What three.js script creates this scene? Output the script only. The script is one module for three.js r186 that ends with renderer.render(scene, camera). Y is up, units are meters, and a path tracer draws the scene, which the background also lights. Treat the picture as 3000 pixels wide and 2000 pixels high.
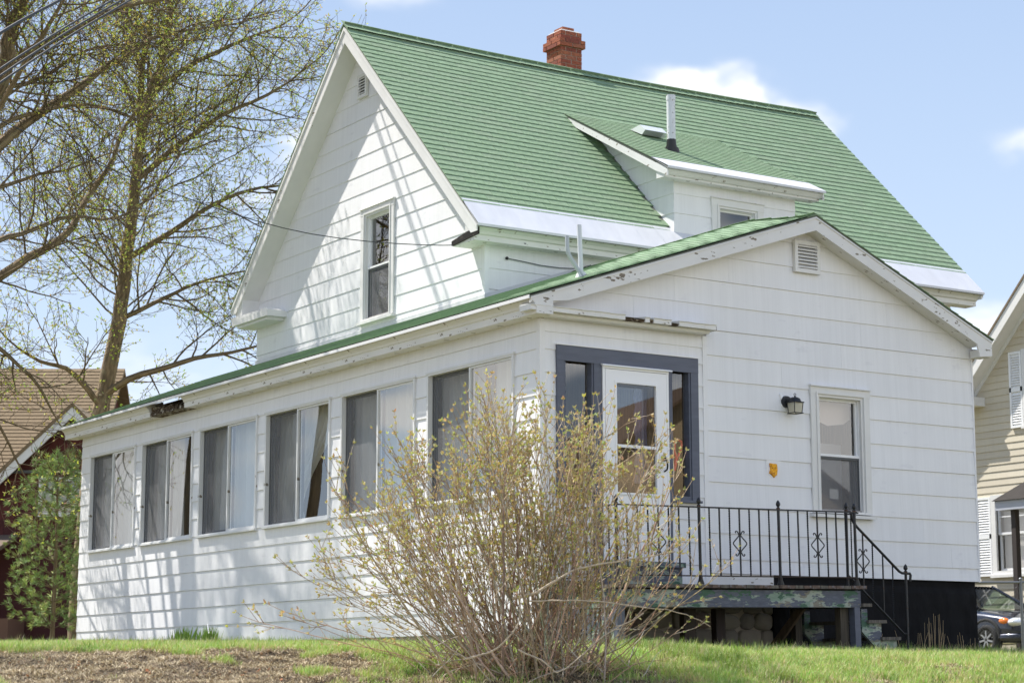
import * as THREE from 'three';
import { mergeGeometries, mergeVertices } from 'three/addons/utils/BufferGeometryUtils.js';

// ---------------------------------------------------------------- camera, sky, sun, exposure
const W = 1024, H = 682;
const scene = new THREE.Scene();
const camera = new THREE.PerspectiveCamera(2 * Math.atan(1000 / 6007.9) * 180 / Math.PI, W / H, 0.1, 1500);
camera.position.set(-11.502, -0.059, 17.342);
{
  const F = new THREE.Vector3(0.53379525, 0.16191223, -0.82996811), U = new THREE.Vector3(-0.08687389, 0.98680481, 0.13663525);
  camera.up.copy(U);
  camera.lookAt(camera.position.clone().add(F));
}
camera.filmGauge = 36;
camera.focus = 24;
camera.userData.fStop = 3.6;
camera.updateProjectionMatrix();

const SUN = new THREE.Vector3(-0.315, 1, -0.62).normalize();
const sunIntensity = 3.65, exposure = 2.2;

// seeded random numbers and noise
function rng(seed) { let a = seed >>> 0; return () => { a = (a + 0x6D2B79F5) >>> 0; let t = a; t = Math.imul(t ^ (t >>> 15), t | 1); t ^= t + Math.imul(t ^ (t >>> 7), t | 61); return ((t ^ (t >>> 14)) >>> 0) / 4294967296; }; }
const hash2 = (x, y, s) => { let h = Math.imul(x | 0, 374761393) ^ Math.imul(y | 0, 668265263) ^ Math.imul(s | 0, 1274126177); h = Math.imul(h ^ (h >>> 13), 1274126177); return ((h ^ (h >>> 16)) >>> 0) / 4294967296; };
const mod = (a, n) => ((a % n) + n) % n;
function vnoise(x, y, s = 0, px = 0, py = 0) {           // value noise, periodic when px, py are given
  const xi = Math.floor(x), yi = Math.floor(y), fx = x - xi, fy = y - yi;
  const u = fx * fx * (3 - 2 * fx), v = fy * fy * (3 - 2 * fy);
  const X = k => px ? mod(k, px) : k, Y = k => py ? mod(k, py) : k;
  const a = hash2(X(xi), Y(yi), s), b = hash2(X(xi + 1), Y(yi), s), c = hash2(X(xi), Y(yi + 1), s), d = hash2(X(xi + 1), Y(yi + 1), s);
  return a + (b - a) * u + (c - a) * v + (a - b - c + d) * u * v;
}
function fbm(x, y, s = 0, oct = 4, px = 0, py = 0) { let t = 0, a = 0.5, n = 0; for (let i = 0; i < oct; i++) { t += a * vnoise(x, y, s + i * 17, px, py); n += a; a *= 0.5; x *= 2; y *= 2; px *= 2; py *= 2; } return t / n; }
const clamp = (x, a = 0, b = 1) => Math.min(b, Math.max(a, x));
const smooth = (a, b, x) => { const t = clamp((x - a) / (b - a)); return t * t * (3 - 2 * t); };
const lerp = (a, b, t) => a + (b - a) * t;

// the sky: clear spring blue, paler towards the horizon, with loose fair-weather clouds
{
  const w = 4096, h = 2048, d = new Float32Array(w * h * 4);
  const near = (x, y, cx, cy, rx, ry) => Math.exp(-(((x - cx) / rx) ** 2) - ((y - cy) / ry) ** 2);
  for (let j = 0; j < h; j++) for (let i = 0; i < w; i++) {
    const el = ((j + 0.5) / h - 0.5) * Math.PI, ph = ((i + 0.5) / w - 0.5) * 2 * Math.PI, o = (j * w + i) * 4;
    const dx = Math.cos(ph) * Math.cos(el), dy = Math.sin(el), dz = Math.sin(ph) * Math.cos(el);
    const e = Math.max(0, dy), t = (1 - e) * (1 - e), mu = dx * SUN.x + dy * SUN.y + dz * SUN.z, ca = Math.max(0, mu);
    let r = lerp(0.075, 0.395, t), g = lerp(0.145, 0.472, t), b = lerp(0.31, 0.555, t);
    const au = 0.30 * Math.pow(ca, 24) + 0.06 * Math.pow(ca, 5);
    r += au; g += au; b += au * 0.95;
    if (dy > -0.04) {
      // fair-weather clouds, thicker towards the horizon; azimuth measured to the right of the view's axis, in degrees
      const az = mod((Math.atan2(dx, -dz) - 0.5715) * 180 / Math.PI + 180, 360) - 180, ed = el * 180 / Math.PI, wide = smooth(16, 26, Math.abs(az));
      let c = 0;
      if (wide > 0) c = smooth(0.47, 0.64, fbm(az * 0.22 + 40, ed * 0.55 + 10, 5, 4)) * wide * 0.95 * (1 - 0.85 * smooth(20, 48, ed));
      if (wide < 1) {
        const q = fbm(az * 0.9 + 5, ed * 1.5, 9, 3) - 0.5, x = az + 1.8 * q, y = ed + 0.9 * q;
        const body = 0.95 * near(x, y, 5.0, 16.4, 1.3, 0.42) + 0.95 * near(x, y, 6.5, 15.8, 1.7, 0.55) + 0.8 * near(x, y, 8.0, 14.9, 1.1, 0.6) + 0.4 * near(x, y, 4.0, 16.0, 1.8, 0.5)
          + 0.9 * near(x, y, -3.4, 19.2, 1.3, 0.5) + 0.7 * near(x, y, -6.1, 14.7, 0.7, 0.5) + 0.4 * near(x, y, -6.8, 13.2, 1.6, 0.8) + 0.7 * near(x, y, 14.6, 14.4, 0.8, 0.5) + 0.75 * near(x, y, 13, 9.4, 1.8, 0.7) + 0.35 * near(x, y, -11, 8, 4, 1.4);
        if (body > 0.01) c += (1 - wide) * 0.85 * smooth(0.02, 1.0, body * (0.30 + 1.35 * fbm(x * 1.7 + 3, y * 3.4, 13, 6)));
      }
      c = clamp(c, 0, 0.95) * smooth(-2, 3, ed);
      const lit = 0.56 + 0.58 * smooth(0.35, -0.6, mu);      // clouds opposite the sun, out of view, are brightened to light the front wall
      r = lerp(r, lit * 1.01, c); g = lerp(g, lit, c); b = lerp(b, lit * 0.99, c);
    }
    if (dy < 0) { const q = smooth(0, -0.15, dy); r = lerp(r, 0.20, q); g = lerp(g, 0.21, q); b = lerp(b, 0.20, q); }
    d[o] = r; d[o + 1] = g; d[o + 2] = b; d[o + 3] = 1;
  }
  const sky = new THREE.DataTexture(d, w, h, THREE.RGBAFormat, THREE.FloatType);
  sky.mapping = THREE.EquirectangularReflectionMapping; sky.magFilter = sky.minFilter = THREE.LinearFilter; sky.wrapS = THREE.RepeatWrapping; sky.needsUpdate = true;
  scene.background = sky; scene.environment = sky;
}
const sun = new THREE.DirectionalLight(new THREE.Color(1, 0.955, 0.885), sunIntensity);
sun.name = 'sun';
sun.position.copy(SUN).multiplyScalar(60); sun.target.position.set(0, 0, -4);
sun.castShadow = true; sun.shadow.radius = 1.0; sun.shadow.mapSize.set(4096, 4096); sun.shadow.bias = -0.0005;
Object.assign(sun.shadow.camera, { left: -45, right: 45, top: 45, bottom: -45, near: 1, far: 160 });
scene.add(sun, sun.target);

const renderer = new THREE.WebGLRenderer({ antialias: true });
renderer.setSize(W, H);
renderer.toneMapping = THREE.LinearToneMapping;
renderer.toneMappingExposure = exposure;
renderer.shadowMap.enabled = true;

// ---------------------------------------------------------------- helpers
const used = new Map();
function numbered(name) { const k = used.get(name) || 0; used.set(name, k + 1); return k ? `${name}_${String(k).padStart(3, '0')}` : name; }
function tag(o, label, category, group, kind) { if (label) o.userData.label = label; if (category) o.userData.category = category; if (group) o.userData.group = group; if (kind) o.userData.kind = kind; return o; }
function thing(name, label, category, group) { const o = new THREE.Group(); o.name = numbered(name); scene.add(o); return tag(o, label, category, group); }
function mesh(parent, name, geo, mat) {
  const m = new THREE.Mesh(geo, mat); m.castShadow = m.receiveShadow = true;
  m.name = parent === scene ? numbered(name) : name; parent.add(m); return m;
}
function sub(parent, name) { const g = new THREE.Group(); g.name = name; parent.add(g); return g; }

// uv in metres by the way each face points, shifted so that equal pieces do not repeat
function metric(geo, ou = 0, ov = 0) {
  const g = geo.index ? geo.toNonIndexed() : geo;
  if (!g.attributes.normal) g.computeVertexNormals();
  const p = g.attributes.position, n = g.attributes.normal, uv = new Float32Array(p.count * 2);
  for (let i = 0; i < p.count; i++) {
    const ax = Math.abs(n.getX(i)), ay = Math.abs(n.getY(i)), az = Math.abs(n.getZ(i)), x = p.getX(i), y = p.getY(i), z = p.getZ(i);
    if (az >= ax && az >= ay) { uv[2 * i] = x; uv[2 * i + 1] = y; } else if (ax >= ay) { uv[2 * i] = z; uv[2 * i + 1] = y; } else { uv[2 * i] = x; uv[2 * i + 1] = z; }
    uv[2 * i] += ou; uv[2 * i + 1] += ov;
  }
  g.setAttribute('uv', new THREE.BufferAttribute(uv, 2));
  return g;
}
function box(x0, x1, y0, y1, z0, z1) {
  const g = new THREE.BoxGeometry(Math.abs(x1 - x0), Math.abs(y1 - y0), Math.abs(z1 - z0));
  g.translate((x0 + x1) / 2, (y0 + y1) / 2, (z0 + z1) / 2);
  return metric(g);
}
const merge = list => list.length === 1 ? list[0] : mergeGeometries(list.map(g => { const q = g.index ? g.toNonIndexed() : g; for (const k of Object.keys(q.attributes)) if (!['position', 'normal', 'uv', 'color'].includes(k)) q.deleteAttribute(k); return q; }), false);
// a closed solid from a list of polygons (arrays of Vector3-like triples), turned outwards
function solid(polys) {
  const pos = [];
  for (const q of polys) for (let i = 1; i + 1 < q.length; i++) pos.push(...q[0], ...q[i], ...q[i + 1]);
  let vol = 0;
  for (let i = 0; i < pos.length; i += 9) {
    const [ax, ay, az, bx, by, bz, cx, cy, cz] = pos.slice(i, i + 9);
    vol += ax * (by * cz - bz * cy) + ay * (bz * cx - bx * cz) + az * (bx * cy - by * cx);
  }
  if (vol < 0) for (let i = 0; i < pos.length; i += 9) for (let k = 0; k < 3; k++) { const t = pos[i + 3 + k]; pos[i + 3 + k] = pos[i + 6 + k]; pos[i + 6 + k] = t; }
  const g = new THREE.BufferGeometry();
  g.setAttribute('position', new THREE.Float32BufferAttribute(pos, 3));
  g.computeVertexNormals();
  return metric(g);
}
// a convex or simple outline (pairs a, b) swept from t0 to t1; at(a, b, t) gives the point
function sweep(outline, t0, t1, at) {
  const n = outline.length, polys = [];
  const pts = outline.map(p => new THREE.Vector2(p[0], p[1]));
  const tri = THREE.ShapeUtils.triangulateShape(THREE.ShapeUtils.isClockWise(pts) ? pts.slice().reverse() : pts, []);
  const src = THREE.ShapeUtils.isClockWise(pts) ? outline.slice().reverse() : outline;
  for (const [i, j, k] of tri) { polys.push([at(...src[i], t0), at(...src[k], t0), at(...src[j], t0)]); polys.push([at(...src[i], t1), at(...src[j], t1), at(...src[k], t1)]); }
  for (let i = 0; i < n; i++) { const a = src[i], b = src[(i + 1) % n]; polys.push([at(...a, t0), at(...b, t0), at(...b, t1), at(...a, t1)]); }
  return solid(polys);
}
const alongZ = (outline, z0, z1) => sweep(outline, z0, z1, (a, b, t) => [a, b, t]);   // outline in x, y
const alongX = (outline, x0, x1) => sweep(outline, x0, x1, (a, b, t) => [t, b, a]);   // outline in z, y
// round bars through points
function bars(list, sides = 6) {
  const pos = [], nor = [], uv = [], idx = [];
  for (const { pts, r0, r1 = r0, rad } of list) tubeInto(pos, nor, uv, idx, pts, k => rad ? rad(k) : lerp(r0, r1, k), sides);
  const g = new THREE.BufferGeometry();
  g.setAttribute('position', new THREE.Float32BufferAttribute(pos, 3)); g.setAttribute('normal', new THREE.Float32BufferAttribute(nor, 3)); g.setAttribute('uv', new THREE.Float32BufferAttribute(uv, 2));
  g.setIndex(idx); return g;
}
function tubeInto(pos, nor, uv, idx, pts, rad, sides, caps = true) {
  const n = pts.length, base = pos.length / 3; let run = 0;
  let ux = 0, uy = 0, uz = 0;
  for (let i = 0; i < n; i++) {
    const a = pts[Math.max(0, i - 1)], b = pts[Math.min(n - 1, i + 1)], c = pts[i];
    let dx = b[0] - a[0], dy = b[1] - a[1], dz = b[2] - a[2]; const l = Math.hypot(dx, dy, dz) || 1; dx /= l; dy /= l; dz /= l;
    if (i === 0) { if (Math.abs(dy) < 0.9) { ux = -dz; uy = 0; uz = dx; } else { ux = 1; uy = 0; uz = 0; } }
    const dot = ux * dx + uy * dy + uz * dz; ux -= dot * dx; uy -= dot * dy; uz -= dot * dz; const m = Math.hypot(ux, uy, uz) || 1; ux /= m; uy /= m; uz /= m;
    const vx = dy * uz - dz * uy, vy = dz * ux - dx * uz, vz = dx * uy - dy * ux, r = rad(n > 1 ? i / (n - 1) : 0);
    if (i) run += Math.hypot(c[0] - pts[i - 1][0], c[1] - pts[i - 1][1], c[2] - pts[i - 1][2]);
    for (let s = 0; s < sides; s++) {
      const t = s / sides * 2 * Math.PI, co = Math.cos(t), si = Math.sin(t), nx = ux * co + vx * si, ny = uy * co + vy * si, nz = uz * co + vz * si;
      pos.push(c[0] + nx * r, c[1] + ny * r, c[2] + nz * r); nor.push(nx, ny, nz); uv.push(s / sides, run);
    }
    if (i) for (let s = 0; s < sides; s++) { const q = base + (i - 1) * sides, s2 = (s + 1) % sides; idx.push(q + s, q + s2, q + sides + s, q + s2, q + sides + s2, q + sides + s); }
  }
  if (caps && sides > 3) for (let s = 1; s + 1 < sides; s++) { const q = base + (n - 1) * sides; idx.push(q, q + s, q + s + 1); idx.push(base, base + s + 1, base + s); }
}
// ---------------------------------------------------------------- textures and materials
function texture(size, tile, fn, srgb = true) {
  const d = new Uint8Array(size * size * 4);
  for (let j = 0; j < size; j++) for (let i = 0; i < size; i++) { const c = fn(i / size, j / size), o = (j * size + i) * 4; d[o] = clamp(c[0]) * 255; d[o + 1] = clamp(c[1]) * 255; d[o + 2] = clamp(c[2]) * 255; d[o + 3] = 255; }
  const t = new THREE.DataTexture(d, size, size); t.wrapS = t.wrapT = THREE.RepeatWrapping; t.magFilter = THREE.LinearFilter; t.minFilter = THREE.LinearMipmapLinearFilter; t.generateMipmaps = true;
  t.repeat.set(1 / (Array.isArray(tile) ? tile[0] : tile), 1 / (Array.isArray(tile) ? tile[1] : tile));
  if (srgb) t.colorSpace = THREE.SRGBColorSpace; t.needsUpdate = true; return t;
}
const lin = (r, g, b) => new THREE.Color().setRGB(r, g, b);
const std = (o) => new THREE.MeshStandardMaterial({ roughness: 0.7, ...o });
const phys = (o) => new THREE.MeshPhysicalMaterial({ roughness: 0.7, ...o });
const grey = v => [v, v, v];
const mixc = (a, b, t) => [lerp(a[0], b[0], t), lerp(a[1], b[1], t), lerp(a[2], b[2], t)];

// painted lap siding: fine vertical grain, faint blotches, a few dark specks and scuffs
const sidingMap = texture(1024, [2.4, 2.4], (u, v) => {
  const grain = fbm(u * 190, v * 5, 3, 3, 190, 5), blot = fbm(u * 5, v * 5, 8, 4, 5, 5), run = fbm(u * 60, v * 3, 21, 3, 60, 3);
  let c = 0.98 + 0.025 * (grain - 0.5) + 0.035 * (blot - 0.5) + 0.03 * (run - 0.5);
  const sp = vnoise(u * 220, v * 220, 31, 220, 220); if (sp > 0.996) c -= 0.10;
  const wear = smooth(0.72, 0.82, fbm(u * 9, v * 22, 41, 4, 9, 22)) * 0.03;
  return [c - wear, c - wear * 1.05, c - wear * 0.9];
});
const sidingBump = texture(512, [0.6, 0.9], (u, v) => grey(0.5 + 0.4 * (fbm(u * 90, v * 4, 3, 3, 90, 4) - 0.5)), false);
const sidingTones = [[0.835, 0.832, 0.838], [0.82, 0.818, 0.828], [0.845, 0.84, 0.842]].map(c => std({ color: lin(...c), map: sidingMap, bumpMap: sidingBump, bumpScale: 0.0008, roughness: 0.62 }));
// white trim paint in three states of wear: chips show weathered wood
function trimTexture(seed, cover, sx, sy) {
  return texture(512, [1.1, 1.1], (u, v) => {
    const n = fbm(u * sx, v * sy, seed, 5, sx, sy) + 0.18 * (fbm(u * sx * 4, v * sy * 4, seed + 3, 3, sx * 4, sy * 4) - 0.5);
    const base = 0.955 + 0.05 * (fbm(u * 6, v * 6, seed + 5, 4, 6, 6) - 0.5);
    const chip = smooth(cover, cover + 0.012, n), rim = smooth(cover - 0.03, cover, n) * (1 - chip);
    const wood = 0.40 + 0.25 * fbm(u * sx * 2, v * sy * 12, seed + 9, 3, sx * 2, sy * 12);
    const w = [base - rim * 0.07, base - rim * 0.08, base - rim * 0.10];
    return mixc(w, [wood, wood * 0.93, wood * 0.82], chip);
  });
}
const trimClean = std({ color: lin(0.80, 0.79, 0.765), map: trimTexture(3, 0.90, 5, 9), roughness: 0.5 });
const trimWorn = std({ color: lin(0.80, 0.79, 0.765), map: trimTexture(11, 0.775, 12, 30), roughness: 0.55 });
const trimPeeling = std({ color: lin(0.80, 0.79, 0.765), map: trimTexture(23, 0.725, 10, 26), roughness: 0.6 });
const rotMap = texture(256, 0.6, (u, v) => { const n = fbm(u * 6, v * 16, 71, 5, 6, 16), b = 0.22 + 0.3 * n; return mixc([b, b * 0.86, b * 0.7], [0.86, 0.85, 0.82], smooth(0.60, 0.63, fbm(u * 10, v * 10, 77, 4, 10, 10))); });
const rotWood = std({ color: lin(0.62, 0.58, 0.52), map: rotMap, roughness: 0.95 });
const vinylWhite = phys({ color: lin(0.82, 0.82, 0.82), roughness: 0.35 });
const doorWhite = phys({ color: lin(0.84, 0.84, 0.85), roughness: 0.3, clearcoat: 0.3, clearcoatRoughness: 0.3 });
const aluminium = std({ color: lin(0.78, 0.78, 0.77), roughness: 0.42, map: trimTexture(51, 0.80, 8, 8) });
const darkFrame = std({ color: lin(0.10, 0.105, 0.11), roughness: 0.6 });
const metalStrip = std({ color: lin(0.74, 0.74, 0.76), roughness: 0.42, map: texture(256, [1.6, 0.8], (u, v) => grey(0.94 + 0.07 * (fbm(u * 9, v * 3, 61, 4, 9, 3) - 0.5))), bumpMap: texture(256, [1.6, 0.8], (u, v) => grey(fbm(u * 10, v * 2, 67, 3, 10, 2)), false), bumpScale: 0.012 });
const slate = std({ color: lin(0.115, 0.128, 0.172), roughness: 0.55, map: texture(256, 0.9, (u, v) => grey(0.93 + 0.12 * (fbm(u * 5, v * 30, 81, 4, 5, 30) - 0.5))) });
const blackPaint = phys({ color: lin(0.011, 0.011, 0.013), roughness: 0.75, specularIntensity: 0.25, map: texture(512, 1.6, (u, v) => grey(0.75 + 0.4 * (fbm(u * 14, v * 14, 83, 5, 14, 14) - 0.3))), bumpMap: texture(512, 1.6, (u, v) => grey(fbm(u * 16, v * 10, 85, 5, 16, 10)), false), bumpScale: 0.014 });
const iron = std({ color: lin(0.022, 0.023, 0.025), roughness: 0.45, metalness: 0.2, map: texture(256, [1, 0.5], (u, v) => { const n = fbm(u * 4, v * 24, 87, 4, 4, 24), r = smooth(0.66, 0.72, n); return mixc([0.9, 0.9, 0.92], [1, 0.62, 0.34], r); }) });
const ironRust = std({ color: lin(0.10, 0.045, 0.020), roughness: 0.9 });
// asphalt roof shingles: mineral granules, lichen and bare flecks, several dye lots
const granules = texture(512, 0.55, (u, v) => { const g = hash2(u * 512, v * 512, 4) * 0.26 + 0.72 + 0.12 * (fbm(u * 9, v * 9, 91, 4, 9, 9) - 0.5); const l = smooth(0.72, 0.78, fbm(u * 14, v * 14, 95, 4, 14, 14)); return mixc([g * 0.98, g, g * 0.97], [0.95, 0.93, 0.86], l * 0.5); });
const shingleBump = texture(256, 0.3, (u, v) => grey(hash2(u * 256, v * 256, 8)), false);
const greens = [[0.300, 0.418, 0.268], [0.292, 0.410, 0.262], [0.310, 0.424, 0.276], [0.295, 0.416, 0.262], [0.312, 0.414, 0.276]];
const shingleMats = greens.map(c => std({ color: lin(...c), map: granules, bumpMap: shingleBump, bumpScale: 0.0003, roughness: 0.95 }));
const shingleField = std({ color: 0xffffff, vertexColors: true, map: granules, bumpMap: shingleBump, bumpScale: 0.0003, roughness: 0.95 });
const felt = std({ color: lin(0.15, 0.16, 0.13), roughness: 0.95 });
// weathered and painted wood of the deck: paint has come off in ragged flakes drawn out along the grain
const peelN = (u, v) => 0.50 * fbm(u * 6, v * 16, 101, 3, 6, 16) + 0.30 * fbm(u * 22, v * 60, 103, 3, 22, 60) + 0.20 * fbm(u * 70, v * 190, 107, 2, 70, 190);
const peelDeck = std({ color: 0xffffff, roughness: 0.8, map: texture(1024, [1.9, 1.9], (u, v) => {
  const n = peelN(u, v), m = fbm(u * 9, v * 18, 111, 5, 9, 18), g = fbm(u * 40, v * 200, 121, 2, 40, 200);
  const slateC = [0.36, 0.375, 0.42], pale = [0.60, 0.63, 0.58], green = [0.27, 0.38, 0.31], mint = [0.50, 0.57, 0.51], wood = [0.50, 0.48, 0.43];
  let c = slateC.map(x => x * (0.94 + 0.12 * g));
  c = mixc(c, m > 0.60 ? green : m > 0.50 ? mint : m < 0.36 ? wood : pale, smooth(0.480, 0.488, n));
  return c.map(x => x + 0.06 * (g - 0.5));
}), bumpMap: texture(512, [1.9, 1.9], (u, v) => grey(1 - smooth(0.505, 0.52, peelN(u, v))), false), bumpScale: 0.002 });
const greyWoodMap = texture(512, [0.5, 1.4], (u, v) => { const g = fbm(u * 46, v * 5, 131, 4, 46, 5), b = 0.42 + 0.30 * (g - 0.4); return [b, b * 0.95, b * 0.88]; });
const greyWood = std({ color: lin(0.72, 0.70, 0.68), map: greyWoodMap, roughness: 0.9 });
const deckEnd = std({ color: lin(0.50, 0.44, 0.40), map: texture(256, 0.3, (u, v) => { const n = fbm(u * 12, v * 12, 137, 4, 12, 12); const b = 0.36 + 0.34 * n; return mixc([b, b * 0.9, b * 0.85], [0.62, 0.62, 0.66], smooth(0.58, 0.64, fbm(u * 8, v * 8, 139, 4, 8, 8))); }), roughness: 0.92 });
const brownWood = std({ color: lin(0.34, 0.24, 0.16), map: greyWoodMap, roughness: 0.85 });
const brickMats = [[0.46, 0.13, 0.065], [0.40, 0.105, 0.06], [0.52, 0.17, 0.085], [0.32, 0.085, 0.055], [0.46, 0.16, 0.09]].map((c, i) => std({ color: lin(...c), roughness: 0.9, map: texture(128, 0.25, (u, v) => grey(0.78 + 0.4 * (fbm(u * 12, v * 12, 141 + i, 4, 12, 12) - 0.4))) }));
const mortar = std({ color: lin(0.46, 0.40, 0.34), roughness: 0.95 });
const innerGlass = phys({ color: 0xffffff, roughness: 0.01, transmission: 1, thickness: 0, ior: 1.5 });
const glass = phys({ color: 0xffffff, roughness: 0.01, transmission: 1, thickness: 0, ior: 2.7, specularIntensity: 1 });
const doorGlass = phys({ color: 0xffffff, roughness: 0.01, transmission: 1, thickness: 0, ior: 2.05, specularIntensity: 1 });
const screenMesh = phys({ color: lin(0.24, 0.24, 0.25), roughness: 0.8, transparent: true, opacity: 0.42 });
const filmGlass = phys({ color: 0xffffff, roughness: 0.01, transmission: 1, thickness: 0, ior: 3.3, specularIntensity: 1 });
const curtainMat = phys({ color: lin(0.72, 0.75, 0.72), roughness: 1, transmission: 0.3, thickness: 0 });
const curtainBlue = phys({ color: lin(0.17, 0.18, 0.33), roughness: 1, transmission: 0.2, thickness: 0 });
const interior = std({ color: lin(0.30, 0.28, 0.26), roughness: 0.9 });
const panelling = std({ color: lin(0.62, 0.46, 0.30), roughness: 0.7, map: greyWoodMap });
// ---------------------------------------------------------------- the ground: a bank that climbs from the street to the house
const along = (x, z) => 0.541 * x - 0.841 * z, across = (x, z) => 0.841 * x + 0.541 * z + 0.29;
function groundY(x, z, rough = true) {
  const w = along(x, z), s = across(x, z), q = -2.3 - w, u = 0.5 * (q + Math.sqrt(q * q + 0.3)) - 0.05;
  let y = 0.21 + 0.02 * clamp(w + 2.3, 0, 14) - 0.022 * clamp(s, 0, 8);
  if (u > 0) y -= 0.19 * u + 0.025 * u * u;
  y = Math.max(y, -1.66);
  if (w > 14) y += 0.004 * Math.min(60, w - 14);
  if (rough && w > -9 && w < 12) {
    const k = smooth(-9, -6, w) * (1 - smooth(6, 12, w)), bare = bareness(x, z), face = smooth(-1.2, -2.4, w);
    y += k * ((0.03 + 0.05 * face) * (fbm(x * 0.55 + 7, z * 0.55, 301, 3) - 0.5) + (0.03 + 0.10 * bare * face) * (fbm(x * 2.2, z * 2.2, 305, 3) - 0.5));
    if (w < 5) y += k * (0.025 + 0.06 * bare) * (fbm(x * 7, z * 7, 309, 3) - 0.5);
  }
  return y;
}
// where the bank is bare earth and litter rather than turf (0 turf, 1 earth)
function bareness(x, z) {
  const w = along(x, z), s = across(x, z), n = fbm(x * 0.9 + 3, z * 0.9, 311, 4) - 0.5, n2 = fbm(x * 3.5, z * 3.5, 317, 4) - 0.5;
  const left = smooth(-0.6, -1.5, s + 2.0 * n + 0.9 * n2) * smooth(-1.85, -2.25, w + 0.6 * n + 0.6 * n2);
  const under = smooth(1.3, 0.6, Math.hypot((x + 1.9) * 0.85, z - 2.68) + 1.1 * n + 1.0 * n2);
  const dry = smooth(0.10, 0.24, n + 0.6 * n2 + 0.20 * smooth(-3.0, -3.8, w)) * smooth(-1.6, -2.8, w);
  const weeds = smooth(0.13, 0.24, fbm(x * 2.3 + 11, z * 2.3, 319, 4) - 0.5) * 0.8;
  return clamp(Math.max(left * (1 - weeds), under * 0.9, dry * 0.85));
}
{
  const spread = (dense, step, far) => { const a = []; let x = 0, d = step; while (x < far) { a.push(x); if (x > dense) d *= 1.22; x += d; } a.push(far); return a; };
  const sPos = spread(7.5, 0.075, 500), sAxis = [...sPos.slice(1).map(v => -v).reverse(), ...sPos];
  const up = spread(4.5, 0.075, 600), dn = spread(5.2, 0.075, 60), wAxis = [...dn.slice(1).map(v => -v).reverse(), ...up];
  const pos = [], uv = [], col = [], idx = [], n = sAxis.length;
  for (const w of wAxis) for (const s of sAxis) {
    const q = s - 0.29, x = 0.541 * w + 0.841 * q, z = -0.841 * w + 0.541 * q, b = bareness(x, z);
    pos.push(x, groundY(x, z), z); uv.push(x, z);
    const v = 0.8 + 0.4 * fbm(x * 1.7, z * 1.7, 321, 3);
    const earth = [0.17, 0.135, 0.095], turf = [0.24, 0.235, 0.10];
    col.push(...mixc(turf, earth, b).map(c => c * v));
  }
  for (let j = 0; j + 1 < wAxis.length; j++) for (let i = 0; i + 1 < n; i++) { const a = j * n + i; idx.push(a, a + 1, a + n, a + 1, a + n + 1, a + n); }
  let g = new THREE.BufferGeometry();
  g.setAttribute('position', new THREE.Float32BufferAttribute(pos, 3)); g.setAttribute('uv', new THREE.Float32BufferAttribute(uv, 2)); g.setAttribute('color', new THREE.Float32BufferAttribute(col, 3));
  g.setIndex(idx); g.computeVertexNormals();
  if (g.attributes.normal.getY(0) < 0) { for (let i = 0; i < idx.length; i += 3) { const t = idx[i]; idx[i] = idx[i + 1]; idx[i + 1] = t; } g.setIndex(idx); g.computeVertexNormals(); }
  const soilMap = texture(1024, 1.3, (u, v) => { const f = fbm(u * 60, v * 60, 331, 4, 60, 60), c = fbm(u * 14, v * 14, 335, 4, 14, 14), k = 0.78 + 0.5 * (f - 0.5) + 0.3 * (c - 0.5); const p = smooth(0.66, 0.72, fbm(u * 40, v * 40, 339, 3, 40, 40)); return mixc([k, k * 0.97, k * 0.92], [0.97, 0.9, 0.8], p * 0.7); });
  const soilBump = texture(512, 1.3, (u, v) => grey(fbm(u * 50, v * 50, 331, 5, 50, 50)), false);
  const m = mesh(scene, 'ground', g, std({ vertexColors: true, map: soilMap, bumpMap: soilBump, bumpScale: 0.03, roughness: 1 }));
  tag(m, 'grassy bank with bare leaf littered earth climbing to the house', 'ground', null, 'structure');
  // street and footway below the bank, behind the viewer
  const strip = (w0, w1, y) => { const P = (w, s) => [0.541 * w + 0.841 * s, y, -0.841 * w + 0.541 * s]; return solid([[P(w0, -90), P(w0, 90), P(w1, 90), P(w1, -90)], [P(w0, -90), P(w1, -90), P(w1, -90).map((v, i) => i === 1 ? v - 0.14 : v), P(w0, -90).map((v, i) => i === 1 ? v - 0.14 : v)], ...[[w0], [w1]].map(([q]) => [P(q, -90), P(q, 90), P(q, 90).map((v, i) => i === 1 ? v - 0.14 : v), P(q, -90).map((v, i) => i === 1 ? v - 0.14 : v)])]); };
  const asphalt = std({ color: lin(0.20, 0.195, 0.19), roughness: 0.95, map: soilMap }), concrete = std({ color: lin(0.62, 0.60, 0.55), roughness: 0.9, map: soilMap });
  tag(mesh(scene, 'sidewalk', strip(-22, -16.5, -1.53), concrete), 'pale concrete footway beside the street', 'sidewalk', null, 'structure');
  tag(mesh(scene, 'road', strip(-36, -22.1, -1.645), asphalt), 'grey asphalt street in front of the bank', 'road', null, 'structure');
}

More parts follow.
